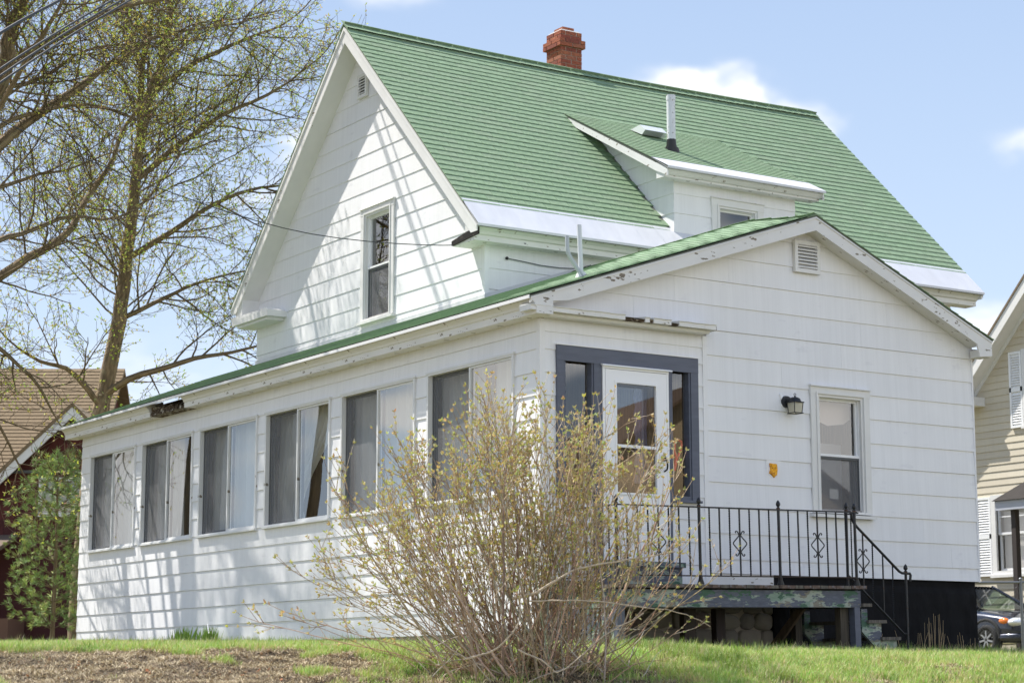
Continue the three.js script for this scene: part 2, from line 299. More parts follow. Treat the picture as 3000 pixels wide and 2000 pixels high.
// ---------------------------------------------------------------- the white house
const house = thing('white_house', 'white lap sided house with steep green shingle roof and enclosed porch', 'house');
const EPS = 1e-4;
function clipPoly(poly, clip) {
  let out = poly;
  for (let i = 0; i < clip.length; i++) {
    const [ax, ay] = clip[i], [bx, by] = clip[(i + 1) % clip.length], inp = out; out = [];
    const side = p => (bx - ax) * (p[1] - ay) - (by - ay) * (p[0] - ax);
    for (let k = 0; k < inp.length; k++) {
      const p = inp[k], q = inp[(k + 1) % inp.length], sp = side(p), sq = side(q);
      if (sp >= 0) out.push(p);
      if ((sp >= 0) !== (sq >= 0)) { const t = sp / (sp - sq); out.push([p[0] + (q[0] - p[0]) * t, p[1] + (q[1] - p[1]) * t]); }
    }
    if (!out.length) return out;
  }
  return out;
}
function cutRect(r, o) {           // a rectangle [u0, u1, y0, y1] less an opening
  const [a, b, c, d] = r, [p, q, s, t] = o;
  if (q <= a + EPS || p >= b - EPS || t <= c + EPS || s >= d - EPS) return [r];
  const out = [];
  if (p > a + EPS) out.push([a, p, c, d]);
  if (q < b - EPS) out.push([q, b, c, d]);
  const l = Math.max(a, p), m = Math.min(b, q);
  if (s > c + EPS) out.push([l, m, c, s]);
  if (t < d - EPS) out.push([l, m, t, d]);
  return out;
}
// lap boards on a wall: every board is its own piece, thick at its lower edge
function siding(parent, { axis, at, out, u0, u1, edges, openings = [], clip, seed, len = 2.4, thick = 0.014, fixed = {}, tones = sidingTones, name = 'siding_board' }) {
  const R = rng(seed);
  const P = axis === 'x' ? (u, y, o) => [at + out * o, y, u] : (u, y, o) => [u, y, at + out * o];
  for (let i = 0; i + 1 < edges.length; i++) {
    const yb = edges[i], yt = edges[i + 1];
    let spans = [[u0, u1]];
    for (const [p, q, s, t] of openings) if (s <= yb + 0.004 && t >= yt - 0.004) spans = spans.flatMap(([a, b]) => q <= a || p >= b ? [[a, b]] : [[a, p], [q, b]].filter(([c, d]) => d - c > 0.01));
    const jit = (R() - 0.5) * 0.004;
    for (const [a, b] of spans) {
      const cuts = [a];
      if (fixed[i]) cuts.push(...fixed[i].filter(c => c > a && c < b)); else { let c = a + len * (0.25 + R()); while (c < b - 0.25) { if (b - a > len * 0.8) cuts.push(c); c += len * (0.8 + 0.5 * R()); } }
      cuts.push(b);
      for (let k = 0; k + 1 < cuts.length; k++) {
        let rects = [[cuts[k] + (k ? 0.0006 : 0), cuts[k + 1] - (k + 2 < cuts.length ? 0.0006 : 0), yb, yt]];
        for (const o of openings) rects = rects.flatMap(r => cutRect(r, o));
        const geos = [], lift = 0.0015 * R(), warp = 0.003 * (R() - 0.5);
        for (const [l, m, c, d] of rects) {
          let poly = [[l, c], [m, c], [m, d], [l, d]];
          if (clip) poly = clipPoly(poly, clip);
          if (poly.length < 3) continue;
          const off = y => lerp(thick + lift, 0.003, (y - yb) / (yt - yb)), yy = ([u, y]) => y + jit + (y < yb + 0.01 ? warp * (u - l) / Math.max(0.3, m - l) : 0);
          const o1 = poly.map(p => P(p[0], yy(p), off(p[1]))), o0 = poly.map(p => P(p[0], yy(p), -0.002));
          geos.push(solid([o1, o0.slice().reverse(), ...poly.map((_, n) => { const w = (n + 1) % poly.length; return [o1[n], o0[n], o0[w], o1[w]]; })]));
        }
        if (geos.length) mesh(parent, name, merge(geos), tones[Math.floor(R() * tones.length)]);
      }
    }
  }
}
// solid sheathing behind the boards, with openings
function panel(axis, at0, at1, u0, u1, y0, y1, openings = []) {
  let rects = [[u0, u1, y0, y1]];
  for (const o of openings) rects = rects.flatMap(r => cutRect(r, o));
  return merge(rects.map(([a, b, c, d]) => axis === 'x' ? box(at0, at1, c, d, a, b) : box(a, b, c, d, at0, at1)));
}
const L0 = 0.42, LH = 0.2403, LTOP = 3.285;                    // lower edges of the porch courses
const porchEdges = [L0 - 0.02]; for (let k = 11; k >= 0; k--) porchEdges.push(LTOP - k * LH); porchEdges.push(3.469, 3.62);
const sliders = [[-12.44, -10.66], [-10.42, -8.63], [-8.40, -6.60], [-6.36, -4.58], [-4.30, -2.53], [-2.26, -0.47]].map(([a, b]) => [a, b, 1.826, 3.30]);
const ZP = -12.84, XW = 6.145, XS = 2.143, XM = 2.2, XR = 10.45, ZF = -4.6, ZB = -11.3;

// porch, long side
mesh(house, 'wall', panel('x', 0.002, 0.10, ZP, 0, 0.05, 3.66, sliders), interior);
siding(house, { axis: 'x', at: 0, out: -1, u0: ZP, u1: -0.045, edges: porchEdges, openings: sliders, seed: 11, len: 2.4 });
// entry side, its door and sidelights
const entry = [0.19, 2.0, 0.9, 3.335];
mesh(house, 'wall', panel('z', -0.10, -0.002, 0.002, XS, 0.925, 3.75, [[0.267, 0.641, 1.837, 3.245], [0.74, 1.60, 1.12, 3.19], [1.645, 1.912, 1.837, 3.245]]), interior);
siding(house, { axis: 'z', at: 0.004, out: 1, u0: 0.045, u1: XS - 0.05, edges: [0.92, ...porchEdges.filter(e => e > 1)], openings: [[0.19, 2.0, 1.80, 3.335], [0.70, 1.66, 0.9, 1.9]], seed: 13, len: 2.6 });
mesh(house, 'corner_board', merge([box(-0.020, 0.045, L0 - 0.02, 3.6, -0.045, 0.018), box(XS - 0.05, XS + 0.012, 0.93, 3.6, 0, 0.022)]), sidingTones[2]);
// wing gable
const RH = 0.27566, RTOP = 4.2284, wingEdges = []; for (let k = 11; k >= -4; k--) wingEdges.push(RTOP - k * RH); wingEdges.unshift(1.045);
const ridgeX = 3.575, ridgeY = 5.07, slopeL = 0.337, slopeR = 0.4385;
const wingWin = [3.70, 4.39, 1.80, 3.09], wingCase = [3.607, 4.48, 1.70, 3.18];
const gableTop = (x) => x < ridgeX ? ridgeY - 0.13 - slopeL * (ridgeX - x) : ridgeY - 0.13 - slopeR * (x - ridgeX);
mesh(house, 'wall', panel('z', -0.10, -0.002, XS, XW, 1.045, 3.80, [wingWin]), interior);
mesh(house, 'gable_wall', sweep([[0.05, 3.70], [XW - 0.02, 3.80], [ridgeX, gableTop(ridgeX)]], -0.10, -0.004, (a, b, t) => [a, b, t]), interior);
siding(house, { axis: 'z', at: 0, out: 1, u0: XS + 0.014, u1: XW, edges: wingEdges.filter(e => e < 3.98), openings: [wingCase], clip: [[XS + 0.014, 0], [XW, 0], [XW, gableTop(XW)], [ridgeX, gableTop(ridgeX)], [XS, gableTop(XS)]], seed: 17, len: 3.4 });
siding(house, { axis: 'z', at: 0, out: 1, u0: 0.0, u1: XW, edges: wingEdges.filter(e => e > 3.94), clip: [[0, 3.68], [XW, 3.68], [XW, gableTop(XW)], [ridgeX, gableTop(ridgeX)], [0, gableTop(0)]], seed: 19, len: 3.0 });
siding(house, { axis: 'z', at: 0, out: 1, u0: 0.1, u1: XS + 0.014, edges: [3.70, RTOP - RH], clip: [[0.1, 3.68], [XW, 3.68], [XW, gableTop(XW)], [ridgeX, gableTop(ridgeX)], [0, gableTop(0)]], seed: 20, len: 1.7 });
mesh(house, 'corner_board', box(XW - 0.006, XW + 0.018, 1.04, 3.82, -0.05, 0.016), sidingTones[1]);
// hidden sides, floor and rooms, so that light enters only by the openings
mesh(house, 'wall', merge([panel('x', XW - 0.10, XW - 0.008, ZF, -0.1, 0.1, 3.9), ]), interior);
mesh(house, 'wall', sweep([[0.1, 0.05], [XM, 0.05], [XM, 4.4], [0.1, 3.72]], ZP, ZP + 0.10, (a, b, t) => [a, b, t]), sidingTones[0]);
mesh(house, 'inner_wall', box(XS - 0.04, XS + 0.03, 0.6, 4.3, ZF, -0.1), interior);
mesh(house, 'floor', box(0.10, XW - 0.1, 0.98, 1.04, ZP + 0.1, -0.1), brownWood);
mesh(house, 'ceiling', merge([box(0.10, XS - 0.04, 3.50, 3.53, ZP + 0.1, -0.1), box(XS + 0.03, XW - 0.1, 3.50, 3.53, ZF, -0.1)]), interior);
mesh(house, 'inner_wall', merge([box(XS - 0.07, XS - 0.045, 1.04, 3.5, ZP + 0.1, -0.1), box(0.1, XS - 0.07, 1.04, 3.5, -1.22, -1.20), box(XS + 0.03, XW - 0.1, 1.04, 3.5, -1.9, -1.88)]), panelling);
// foundation
mesh(house, 'foundation', merge([box(XW - 0.3, XW - 0.046, -0.3, 1.043, ZF, -0.301), alongX([[-0.3, -0.3], [-0.010, -0.3], [-0.012, 0.90], [-0.03, 0.97], [-0.028, 1.043], [-0.3, 1.043]], XS + 0.9, XW - 0.03)]), blackPaint);

// main block: gable ends, long walls
const RY = 9.26, RZ = -7.93, MS = 0.986;
const sag = x => 0.055 * (1 - ((x - 6.2) / 4.4) ** 2);
const roofY = (x, z) => { const v = clamp(1 - Math.abs(z - RZ) / 3.68); return RY - MS * Math.abs(z - RZ) - Math.max(0, sag(x)) * v; };
const gOut = (d) => [[ZB, 0.3], [ZF, 0.3], [ZF, RY - MS * (ZF - RZ) - d], [RZ, RY - d], [ZB, RY - MS * (RZ - ZB) - d]];
const gWin = [-7.80, -7.05, 4.96, 6.44], gCase = [-7.90, -6.95, 4.87, 6.54];
{
  const gp = gOut(0.12);
  mesh(house, 'gable_wall', merge(cutRect([ZB + 0.003, ZF - 0.003, 0.3, 9.3], gWin).map(([a, b, c, d]) => clipPoly([[a, c], [b, c], [b, d], [a, d]], gp)).filter(q => q.length > 2).map(q => sweep(q, XM + 0.002, XM + 0.1, (u, y, t) => [t, y, u]))), interior);
  const edges = []; for (let k = 12; k >= -4; k--) edges.push(7.896 - k * 0.2747);
  siding(house, { axis: 'x', at: XM, out: -1, u0: ZB, u1: ZF - 0.045, edges, openings: [gCase], clip: [[ZB, 4.5], [ZF - 0.045, 4.5], [ZF - 0.045, RY - MS * (ZF - RZ) - 0.12], [RZ, RY - 0.12], [ZB, RY - MS * (RZ - ZB) - 0.12]], seed: 23, len: 2.8, thick: 0.0105 });
  mesh(house, 'corner_board', box(XM - 0.02, XM + 0.05, 4.3, 5.5, ZF - 0.045, ZF + 0.02), sidingTones[2]);
  mesh(house, 'gable_wall', sweep(gOut(0.12), XR - 0.1, XR, (a, b, t) => [t, b, a]), sidingTones[0]);
  mesh(house, 'wall', merge([box(XM + 0.1, XR - 0.1, 0.2, 5.6, ZF - 0.1, ZF - 0.002), box(XM, XR, 0.2, 5.6, ZB, ZB + 0.1)]), sidingTones[0]);
  siding(house, { axis: 'z', at: ZF, out: 1, u0: XM + 0.05, u1: 5.6, edges: edges.filter(e => e < 5.75), seed: 29, len: 2.0 });
  mesh(house, 'inner_wall', merge([box(4.2, 4.25, 4.6, 7.5, -9.4, -6.2), box(XM + 0.1, 7.4, 4.55, 4.6, -10.9, -4.8)]), panelling);
}
// ---------------------------------------------------------------- roofs
// rows of asphalt tabs on a slope. O: eave corner, U: along the eave, V: up the slope, N: outwards
const shingleShapes = [0, 1, 2, 3].map(i => {
  const R = rng(900 + i), w = 0.298, e = 0.150, t = 0.0115 + 0.001 * R(), j = () => (R() - 0.5) * 0.0022;
  const a = [j(), j() * 0.6, t + 0.001 * R()], b = [w + j(), j() * 0.6, t + 0.001 * R()], c = [w, e, 0.001], d = [0, e, 0.001], z = p => [p[0], p[1], -0.001];
  return metric(solid([[a, b, c, d], [a, z(a), z(b), b], [b, z(b), z(c), c], [a, d, z(d), z(a)], [c, z(c), z(d), d], [z(a), z(d), z(c), z(b)]]));
});
function shingles(parent, { O, U, V, u0, u1, v0, v1, keep, drop, seed, row = 0.129, tab = 0.305, single = 0, score, lots, flat = 1 }) {
  const R = rng(seed), o = new THREE.Vector3(...O), U3 = new THREE.Vector3(...U).normalize(), V3 = new THREE.Vector3(...V).normalize(), N3 = new THREE.Vector3().crossVectors(U3, V3);
  const m = new THREE.Matrix4().makeBasis(U3, V3, N3), q = new THREE.Quaternion().setFromRotationMatrix(m), list = [];
  let r = 0;
  for (let v = v0; v < v1 - 0.03; v += row, r++) {
    const wave = (R() - 0.5) * 0.005;
    for (let u = u0 - tab * ((r % 2) * 0.5 + 0.12 * R()); u < u1; u += tab) {
      if (u + tab < u0 + 0.03 || u > u1 - 0.03) continue;
      const p = o.clone().addScaledVector(U3, u).addScaledVector(V3, v + wave + (R() - 0.5) * 0.0018);
      const c = p.clone().addScaledVector(U3, tab / 2);
      if (keep && !keep(c)) continue;
      let ax = 0, ay = 0;
      if (drop) { const h = drop(c); p.y += h; ax = (drop(c.clone().addScaledVector(V3, 0.1)) - h) * N3.y / 0.1; ay = -(drop(c.clone().addScaledVector(U3, 0.1)) - h) * N3.y / 0.1; p.addScaledVector(N3, ay * tab / 2); }
      const lift = Math.max(0, R() - 0.97) * 0.09 * flat;
      list.push({ p, lot: Math.floor(R() * (lots || 5)), shape: Math.floor(R() * 4), s: score ? score(c) : 0, tilt: lift, ax, ay, wide: u < u0 ? (u + tab - u0) / tab : u + tab > u1 ? (u1 - u) / tab : 1, cut: u < u0 ? u0 - u : 0 });
    }
  }
  list.sort((a, b) => a.s - b.s);
  const rest = [], tiltQ = new THREE.Quaternion();
  list.forEach((k, i) => {
    const qq = q.clone().multiply(tiltQ.setFromAxisAngle(new THREE.Vector3(0, 1, 0), k.ay)).multiply(tiltQ.setFromAxisAngle(new THREE.Vector3(1, 0, 0), k.ax - k.tilt - 0.001));
    const p = k.p.clone().addScaledVector(U3, k.cut), sc = new THREE.Vector3(Math.max(0.05, k.wide), 1, flat);
    if (i < single) { const s = mesh(parent, 'shingle', shingleShapes[k.shape], shingleMats[k.lot]); s.position.copy(p); s.quaternion.copy(qq); s.scale.copy(sc); } else {
      const g = shingleShapes[k.shape].clone().applyMatrix4(new THREE.Matrix4().compose(p, qq, sc)), c = greens[k.lot], n = g.attributes.position.count, col = new Float32Array(n * 3), v = 0.97 + 0.06 * R();
      for (let j = 0; j < n; j++) { col[3 * j] = c[0] * v; col[3 * j + 1] = c[1] * v; col[3 * j + 2] = c[2] * v; }
      const uv = g.attributes.uv, du = R() * 4, dv = R() * 4; for (let j = 0; j < n; j++) uv.setXY(j, uv.getX(j) + du, uv.getY(j) + dv);
      g.setAttribute('color', new THREE.BufferAttribute(col, 3)); rest.push(g);
    }
  });
  if (rest.length) { const s = mesh(parent, 'shingles', merge(rest), shingleField); s.userData.kind = 'stuff'; }
}
const camPos = camera.position;
// main roof: two boarded slopes that sag a little between the gables
const XA = 1.88, XB = 10.80, ZE = -4.25, ZQ = -11.61;
function slopeSheet(x0, x1, za, zb, lift, thick) {
  const pos = [], idx = [], nx = 24, nz = 6;
  for (let s = 0; s < 2; s++) for (let i = 0; i <= nx; i++) for (let j = 0; j <= nz; j++) { const x = lerp(x0, x1, i / nx), z = lerp(za, zb, j / nz); pos.push(x, roofY(x, z) + lift - s * thick, z); }
  const at = (s, i, j) => s * (nx + 1) * (nz + 1) + i * (nz + 1) + j;
  const quad = (a, b, c, d) => idx.push(a, b, c, a, c, d);
  for (let i = 0; i < nx; i++) for (let j = 0; j < nz; j++) { quad(at(0, i, j), at(0, i, j + 1), at(0, i + 1, j + 1), at(0, i + 1, j)); quad(at(1, i, j), at(1, i + 1, j), at(1, i + 1, j + 1), at(1, i, j + 1)); }
  for (let i = 0; i < nx; i++) { quad(at(0, i, 0), at(0, i + 1, 0), at(1, i + 1, 0), at(1, i, 0)); quad(at(0, i, nz), at(1, i, nz), at(1, i + 1, nz), at(0, i + 1, nz)); }
  for (let j = 0; j < nz; j++) { quad(at(0, 0, j), at(1, 0, j), at(1, 0, j + 1), at(0, 0, j + 1)); quad(at(0, nx, j), at(0, nx, j + 1), at(1, nx, j + 1), at(1, nx, j)); }
  const tris = []; for (let i = 0; i < idx.length; i += 3) tris.push([0, 1, 2].map(k => [pos[3 * idx[i + k]], pos[3 * idx[i + k] + 1], pos[3 * idx[i + k] + 2]]));
  return solid(tris);
}
const vLen = Math.hypot(3.68, 3.68 * MS), vu = [0, MS, -1];
const mainRoof = mesh(house, 'main_roof', merge([slopeSheet(XA, XB, RZ, ZE, -0.004, 0.035), slopeSheet(XA, XB, ZQ, RZ - 0.001, -0.004, 0.035)]), felt);
const inDormer = c => c.x > 5.27 && c.x < 7.42 && c.z > -6.72;
shingles(mainRoof, { O: [XA - 0.02, RY - MS * 3.68, ZE], U: [1, 0, 0], V: vu, u0: 0, u1: XB - XA + 0.04, v0: 0.50, v1: vLen + 0.02, keep: c => !inDormer(c), drop: c => roofY(c.x, c.z) - (RY - MS * Math.abs(c.z - RZ)), seed: 41, single: 300, score: c => c.distanceTo(camPos) + (c.y < 5.9 && c.x > 6 ? 50 : 0) });
shingles(mainRoof, { O: [XB, RY - MS * 3.68, ZQ], U: [-1, 0, 0], V: [0, MS, 1], u0: -0.02, u1: XB - XA + 0.02, v0: 0, v1: vLen, drop: c => roofY(c.x, c.z) - (RY - MS * Math.abs(c.z - RZ)), seed: 43, row: 0.13 });
{ // ridge caps
  const R = rng(45), caps = [], cols = [];
  for (let x = XA - 0.02; x < XB - 0.15; x += 0.135) {
    const y = roofY(x, RZ) + 0.012 + 0.004 * R(), w = 0.13, dy = w * 0.72, l = 0.17;
    const A = (xx, s, up) => [xx, y - (s ? dy : 0) + up, RZ + s * w];
    const g = solid([[A(x, 0, 0.006), A(x, 1, 0.006), A(x + l, 1, 0), A(x + l, 0, 0)], [A(x, 0, 0.006), A(x + l, 0, 0), A(x + l, -1, 0), A(x, -1, 0.006)], [A(x, 0, 0.006), A(x, -1, 0.006), A(x, -1, -0.012), A(x, 0, -0.012)], [A(x, 0, 0.006), A(x, 0, -0.012), A(x, 1, -0.012), A(x, 1, 0.006)]]);
    const c = greens[Math.floor(R() * 5)], n = g.attributes.position.count, col = new Float32Array(n * 3); for (let j = 0; j < n; j++) col.set(c, 3 * j);
    g.setAttribute('color', new THREE.BufferAttribute(col, 3)); caps.push(g);
  }
  mesh(mainRoof, 'ridge_caps', merge(caps), shingleField).userData.kind = 'stuff';
}
// white metal along the front eave, in lapped sheets
{
  const v = t => [ZE + t * -1, roofY(0, ZE) ];
  for (let x = XA - 0.012, k = 0; x < XB; k++) {
    const x1 = Math.min(XB + 0.012, x + 3.05), h = 0.014 + 0.0025 * (k % 2), z1 = ZE - 0.40;
    const y = (xx, z) => roofY(xx, z) + h;
    mesh(mainRoof, 'eave_metal', solid([[[x, y(x, ZE) - 0.012, ZE + 0.012], [x1, y(x1, ZE) - 0.012, ZE + 0.012], [x1, y(x1, z1), z1], [x, y(x, z1), z1]], [[x, y(x, ZE) - 0.012, ZE + 0.012], [x, y(x, ZE) - 0.045, ZE + 0.010], [x1, y(x1, ZE) - 0.045, ZE + 0.010], [x1, y(x1, ZE) - 0.012, ZE + 0.012]], [[x, y(x, ZE) - 0.045, ZE + 0.010], [x, y(x, z1) - 0.003, z1], [x1, y(x1, z1) - 0.003, z1], [x1, y(x1, ZE) - 0.045, ZE + 0.010]]]), metalStrip);
    x = x1 + 0.0004;
  }
}
// main cornice, rakes, soffits and returns
const mc = d => [[ZF - 0.01, 5.445], [-4.385, 5.445], [-4.385, 5.515], [-4.355, 5.525], [-4.335, 5.56], [-4.285, 5.595], [-4.268, 5.618], [-4.268, 5.595 + 0.03], [ZF - 0.01, 5.85]];
mesh(house, 'eave_cornice', alongX(mc(), XA + 0.025, XB - 0.03), trimWorn);
mesh(house, 'eave_cornice', alongX(mc().map(([z, y]) => [2 * RZ - z, y]), XA + 0.025, XB - 0.03), trimClean);
for (const [x0, x1] of [[XA, XA + 0.024], [XB - 0.028, XB - 0.004]]) for (const s of [1, -1]) {
  const e = 3.655, t = 0.275;
  mesh(house, 'rake_board', alongX([[RZ, RY - 0.042], [RZ + s * e, RY - MS * e - 0.042], [RZ + s * e, RY - MS * e - 0.115], [RZ + s * (e - 0.16), RY - MS * (e - 0.16) - t], [RZ, RY - t]], x0, x1), s < 0 && x0 < 3 ? trimWorn : trimClean);
  mesh(house, 'rake_moulding', alongX([[RZ, RY - 0.044], [RZ + s * (e + 0.004), RY - MS * e - 0.044], [RZ + s * (e + 0.004), RY - MS * e - 0.095], [RZ, RY - 0.095]], x0 < 3 ? x0 - 0.016 : x1 - 0.001, x0 < 3 ? x0 + 0.001 : x1 + 0.016), trimClean);
}
for (const [x0, x1] of [[XA + 0.025, XM + 0.02], [XR - 0.01, XB - 0.03]]) for (const s of [1, -1])
  mesh(house, 'rake_soffit', alongX([[RZ, RY - 0.225], [RZ + s * 3.45, RY - MS * 3.45 - 0.225], [RZ + s * 3.45, RY - MS * 3.45 - 0.25], [RZ, RY - 0.25]], x0, x1), trimClean);
mesh(house, 'eave_return', merge([box(XA - 0.02, XM + 0.001, 5.345, 5.435, -11.50, -10.27), alongX([[-11.60, 5.436], [-10.30, 5.436], [-10.36, 5.475], [-11.60, 5.49]], XA + 0.004, XM + 0.001), box(XA + 0.03, XM, 5.30, 5.344, -11.42, -10.36)]), trimClean);
mesh(house, 'eave_return', merge([box(XA + 0.03, XM - 0.001, 5.447, 5.53, -4.92, ZF - 0.012)]), trimWorn);
mesh(house, 'rotten_return_end', sweep([[-4.92, 5.452], [-4.27, 5.50], [-4.27, 5.59], [-4.55, 5.575], [-4.92, 5.512]], XA + 0.006, XA + 0.029, (a, b, t) => [t, b, a]), std({ color: lin(0.045, 0.036, 0.03), roughness: 0.95, map: rotMap }));

// porch and wing roof
const EX = -0.285, EY = 3.775;
const lowY = x => EY + slopeL * (x - EX), wingTop = EY + slopeL * (ridgeX - EX), ZR = 0.235, ZRB = ZP - 0.26;
// the slope rises a little behind its rake and drooping eave
const lowLift = (x, z) => (0.12 * clamp((x - EX) / 2.45) + 0.012 * clamp((x - 2.2) / 1.4)) * smooth(0.20, -1.1, z), lowRoof = (x, z) => lowY(x) + lowLift(x, z);
function lowSheet(x0, x1, z0, z1) { const nx = 6, nz = 30, tris = [], P = (i, j, d) => { const x = lerp(x0, x1, i / nx), z = lerp(z0, z1, j / nz); return [x, lowRoof(x, z) - d, z]; }; for (let i = 0; i < nx; i++) for (let j = 0; j < nz; j++) { tris.push([P(i, j, 0), P(i, j + 1, 0), P(i + 1, j + 1, 0)], [P(i, j, 0), P(i + 1, j + 1, 0), P(i + 1, j, 0)], [P(i, j, .016), P(i + 1, j + 1, .016), P(i, j + 1, .016)], [P(i, j, .016), P(i + 1, j, .016), P(i + 1, j + 1, .016)]); } for (let i = 0; i < nx; i++) { tris.push([P(i, 0, 0), P(i + 1, 0, 0), P(i + 1, 0, .016), P(i, 0, .016)], [P(i, nz, 0), P(i, nz, .016), P(i + 1, nz, .016), P(i + 1, nz, 0)]); } for (let j = 0; j < nz; j++) tris.push([P(0, j, 0), P(0, j, .016), P(0, j + 1, .016), P(0, j + 1, 0)], [P(nx, j, 0), P(nx, j + 1, 0), P(nx, j + 1, .016), P(nx, j, .016)]); return solid(tris); }
const slopeBoard = (x0, x1, z0, z1, f, lift, thick) => alongZ([[x0, f(x0) + lift], [x1, f(x1) + lift], [x1, f(x1) + lift - thick], [x0, f(x0) + lift - thick]], z0, z1);
const highR = x => wingTop - slopeR * (x - ridgeX), XE = 6.29;
const porchRoof = mesh(house, 'porch_roof', merge([lowSheet(EX, XM, ZRB, ZF), lowSheet(EX, ridgeX, ZF + 0.001, ZR), solid((() => { const n = 16, t = [], P = (x, j, d) => { const z = lerp(ZF, ZR, j / n), l = lowLift(ridgeX, z); d *= 0.45; return x ? [XE, highR(XE) - d, z] : [ridgeX + 0.001, wingTop + l - d, z]; }; for (let j = 0; j < n; j++) { t.push([P(0, j, 0), P(0, j + 1, 0), P(1, j + 1, 0)], [P(0, j, 0), P(1, j + 1, 0), P(1, j, 0)], [P(0, j, .035), P(1, j + 1, .035), P(0, j + 1, .035)], [P(0, j, .035), P(1, j, .035), P(1, j + 1, .035)], [P(1, j, 0), P(1, j + 1, 0), P(1, j + 1, .035), P(1, j, .035)]); } t.push([P(0, n, 0), P(0, n, .035), P(1, n, .035), P(1, n, 0)], [P(0, 0, 0), P(1, 0, 0), P(1, 0, .035), P(0, 0, .035)]); return t; })())]), felt);
shingles(porchRoof, { O: [EX - 0.012, lowY(EX) + 0.013, ZRB], U: [0, 0, 1], V: [1, slopeL, 0], u0: 0, u1: ZR - ZRB + 0.012, v0: 0, v1: (ridgeX - EX) * Math.hypot(1, slopeL), keep: c => c.z > ZF || c.x < XM - 0.04, drop: c => lowLift(c.x + 0.03, c.z), flat: 0.5, seed: 47, row: 0.125 });
shingles(porchRoof, { O: [XE + 0.012, highR(XE) + 0.004, ZR + 0.01], U: [0, 0, -1], V: [-1, slopeR, 0], u0: 0, u1: ZR - ZF, v0: 0, v1: (XE - ridgeX) * Math.hypot(1, slopeR), drop: c => lowLift(ridgeX, c.z) * clamp((XE - c.x) / (XE - ridgeX)), seed: 49, row: 0.125 });
{
  const caps = [], n = 24, R = rng(51), P = (x, j, up) => { const z = lerp(ZF, ZR + 0.008, j / n); return [x, (x < ridgeX ? lowY(x) : highR(x)) + lowLift(ridgeX, z) * (1 - Math.abs(x - ridgeX) * 0.3) + up, z]; };
  for (let j = 0; j < n; j++) for (const s of [-1, 1]) caps.push(solid([[P(ridgeX, j, 0.012), P(ridgeX, j + 1, 0.012), P(ridgeX + s * 0.13, j + 1, 0.010), P(ridgeX + s * 0.13, j, 0.010)], [P(ridgeX, j, 0.002), P(ridgeX + s * 0.13, j, 0.002), P(ridgeX + s * 0.13, j + 1, 0.002), P(ridgeX, j + 1, 0.002)], [P(ridgeX + s * 0.13, j, 0.010), P(ridgeX + s * 0.13, j + 1, 0.010), P(ridgeX + s * 0.13, j + 1, 0.002), P(ridgeX + s * 0.13, j, 0.002)], [P(ridgeX, j + 1, 0.012), P(ridgeX, j + 1, 0.002), P(ridgeX + s * 0.13, j + 1, 0.002), P(ridgeX + s * 0.13, j + 1, 0.010)], [P(ridgeX, j, 0.012), P(ridgeX + s * 0.13, j, 0.010), P(ridgeX + s * 0.13, j, 0.002), P(ridgeX, j, 0.002)]]));
  for (const g of caps) { const c = greens[Math.floor(R() * 5)], m = g.attributes.position.count, col = new Float32Array(m * 3); for (let j = 0; j < m; j++) col.set(c, 3 * j); g.setAttribute('color', new THREE.BufferAttribute(col, 3)); }
  mesh(porchRoof, 'ridge_caps', merge(caps), shingleField).userData.kind = 'stuff';
}
mesh(house, 'drip_edge', merge([alongZ([[EX - 0.018, EY - 0.001], [EX - 0.010, EY + 0.003], [EX - 0.006, EY - 0.034], [EX - 0.018, EY - 0.034]], ZRB, ZR + 0.012)]), aluminium);
// wall flashing where the porch roof meets the main block
mesh(house, 'flashing', merge([alongZ([[XM - 0.028, lowRoof(XM, -6) - 0.03], [XM - 0.018, lowRoof(XM, -6) - 0.03], [XM - 0.018, lowRoof(XM, -6) + 0.075], [XM - 0.028, lowRoof(XM, -6) + 0.065]], ZB, ZF + 0.03), sweep([[XM - 0.02, lowRoof(XM, -4.6) - 0.02], [ridgeX, wingTop + 0.11], [ridgeX, wingTop + 0.2], [XM - 0.02, lowRoof(XM, -4.6) + 0.07]], ZF + 0.018, ZF + 0.027, (a, b, t) => [a, b, t])]), metalStrip);
// porch eave: soffit, fascia and crown; a stretch near the far end has rotted out
const ec = (f = 1) => [[0.004, 3.605], [-0.198, 3.600], [-0.200, 3.672], [-0.212, 3.678], [-0.222, 3.705], [-0.262, 3.738], [-0.274, 3.742], [-0.274, 3.755], [0.004, 3.83]];
const z0r = -9.75, z1r = -8.55;
mesh(house, 'eave_cornice', alongZ(ec(), ZRB + 0.006, z0r), trimWorn);
mesh(house, 'eave_cornice', alongZ(ec(), z1r, 0.232), trimWorn);
{
  const R = rng(53), parts = [];
  for (let z = z0r; z < z1r - 0.001; z += 0.05) { const e = z1r - z < 0.05 ? z1r - z : 0.05, cut = 3.66 + 0.05 * R() + (z > -9.0 ? -0.05 * R() : 0.02), d = 0.19 - 0.03 * R(); parts.push(alongZ([[0.004, 3.605], [-0.197, 3.602 + 0.012 * R()], [-d - 0.006, cut], [-d + 0.05, cut + 0.012], [0.004, 3.80]], z, z + e)); }
  mesh(house, 'rotten_cornice', merge(parts), rotWood);
}
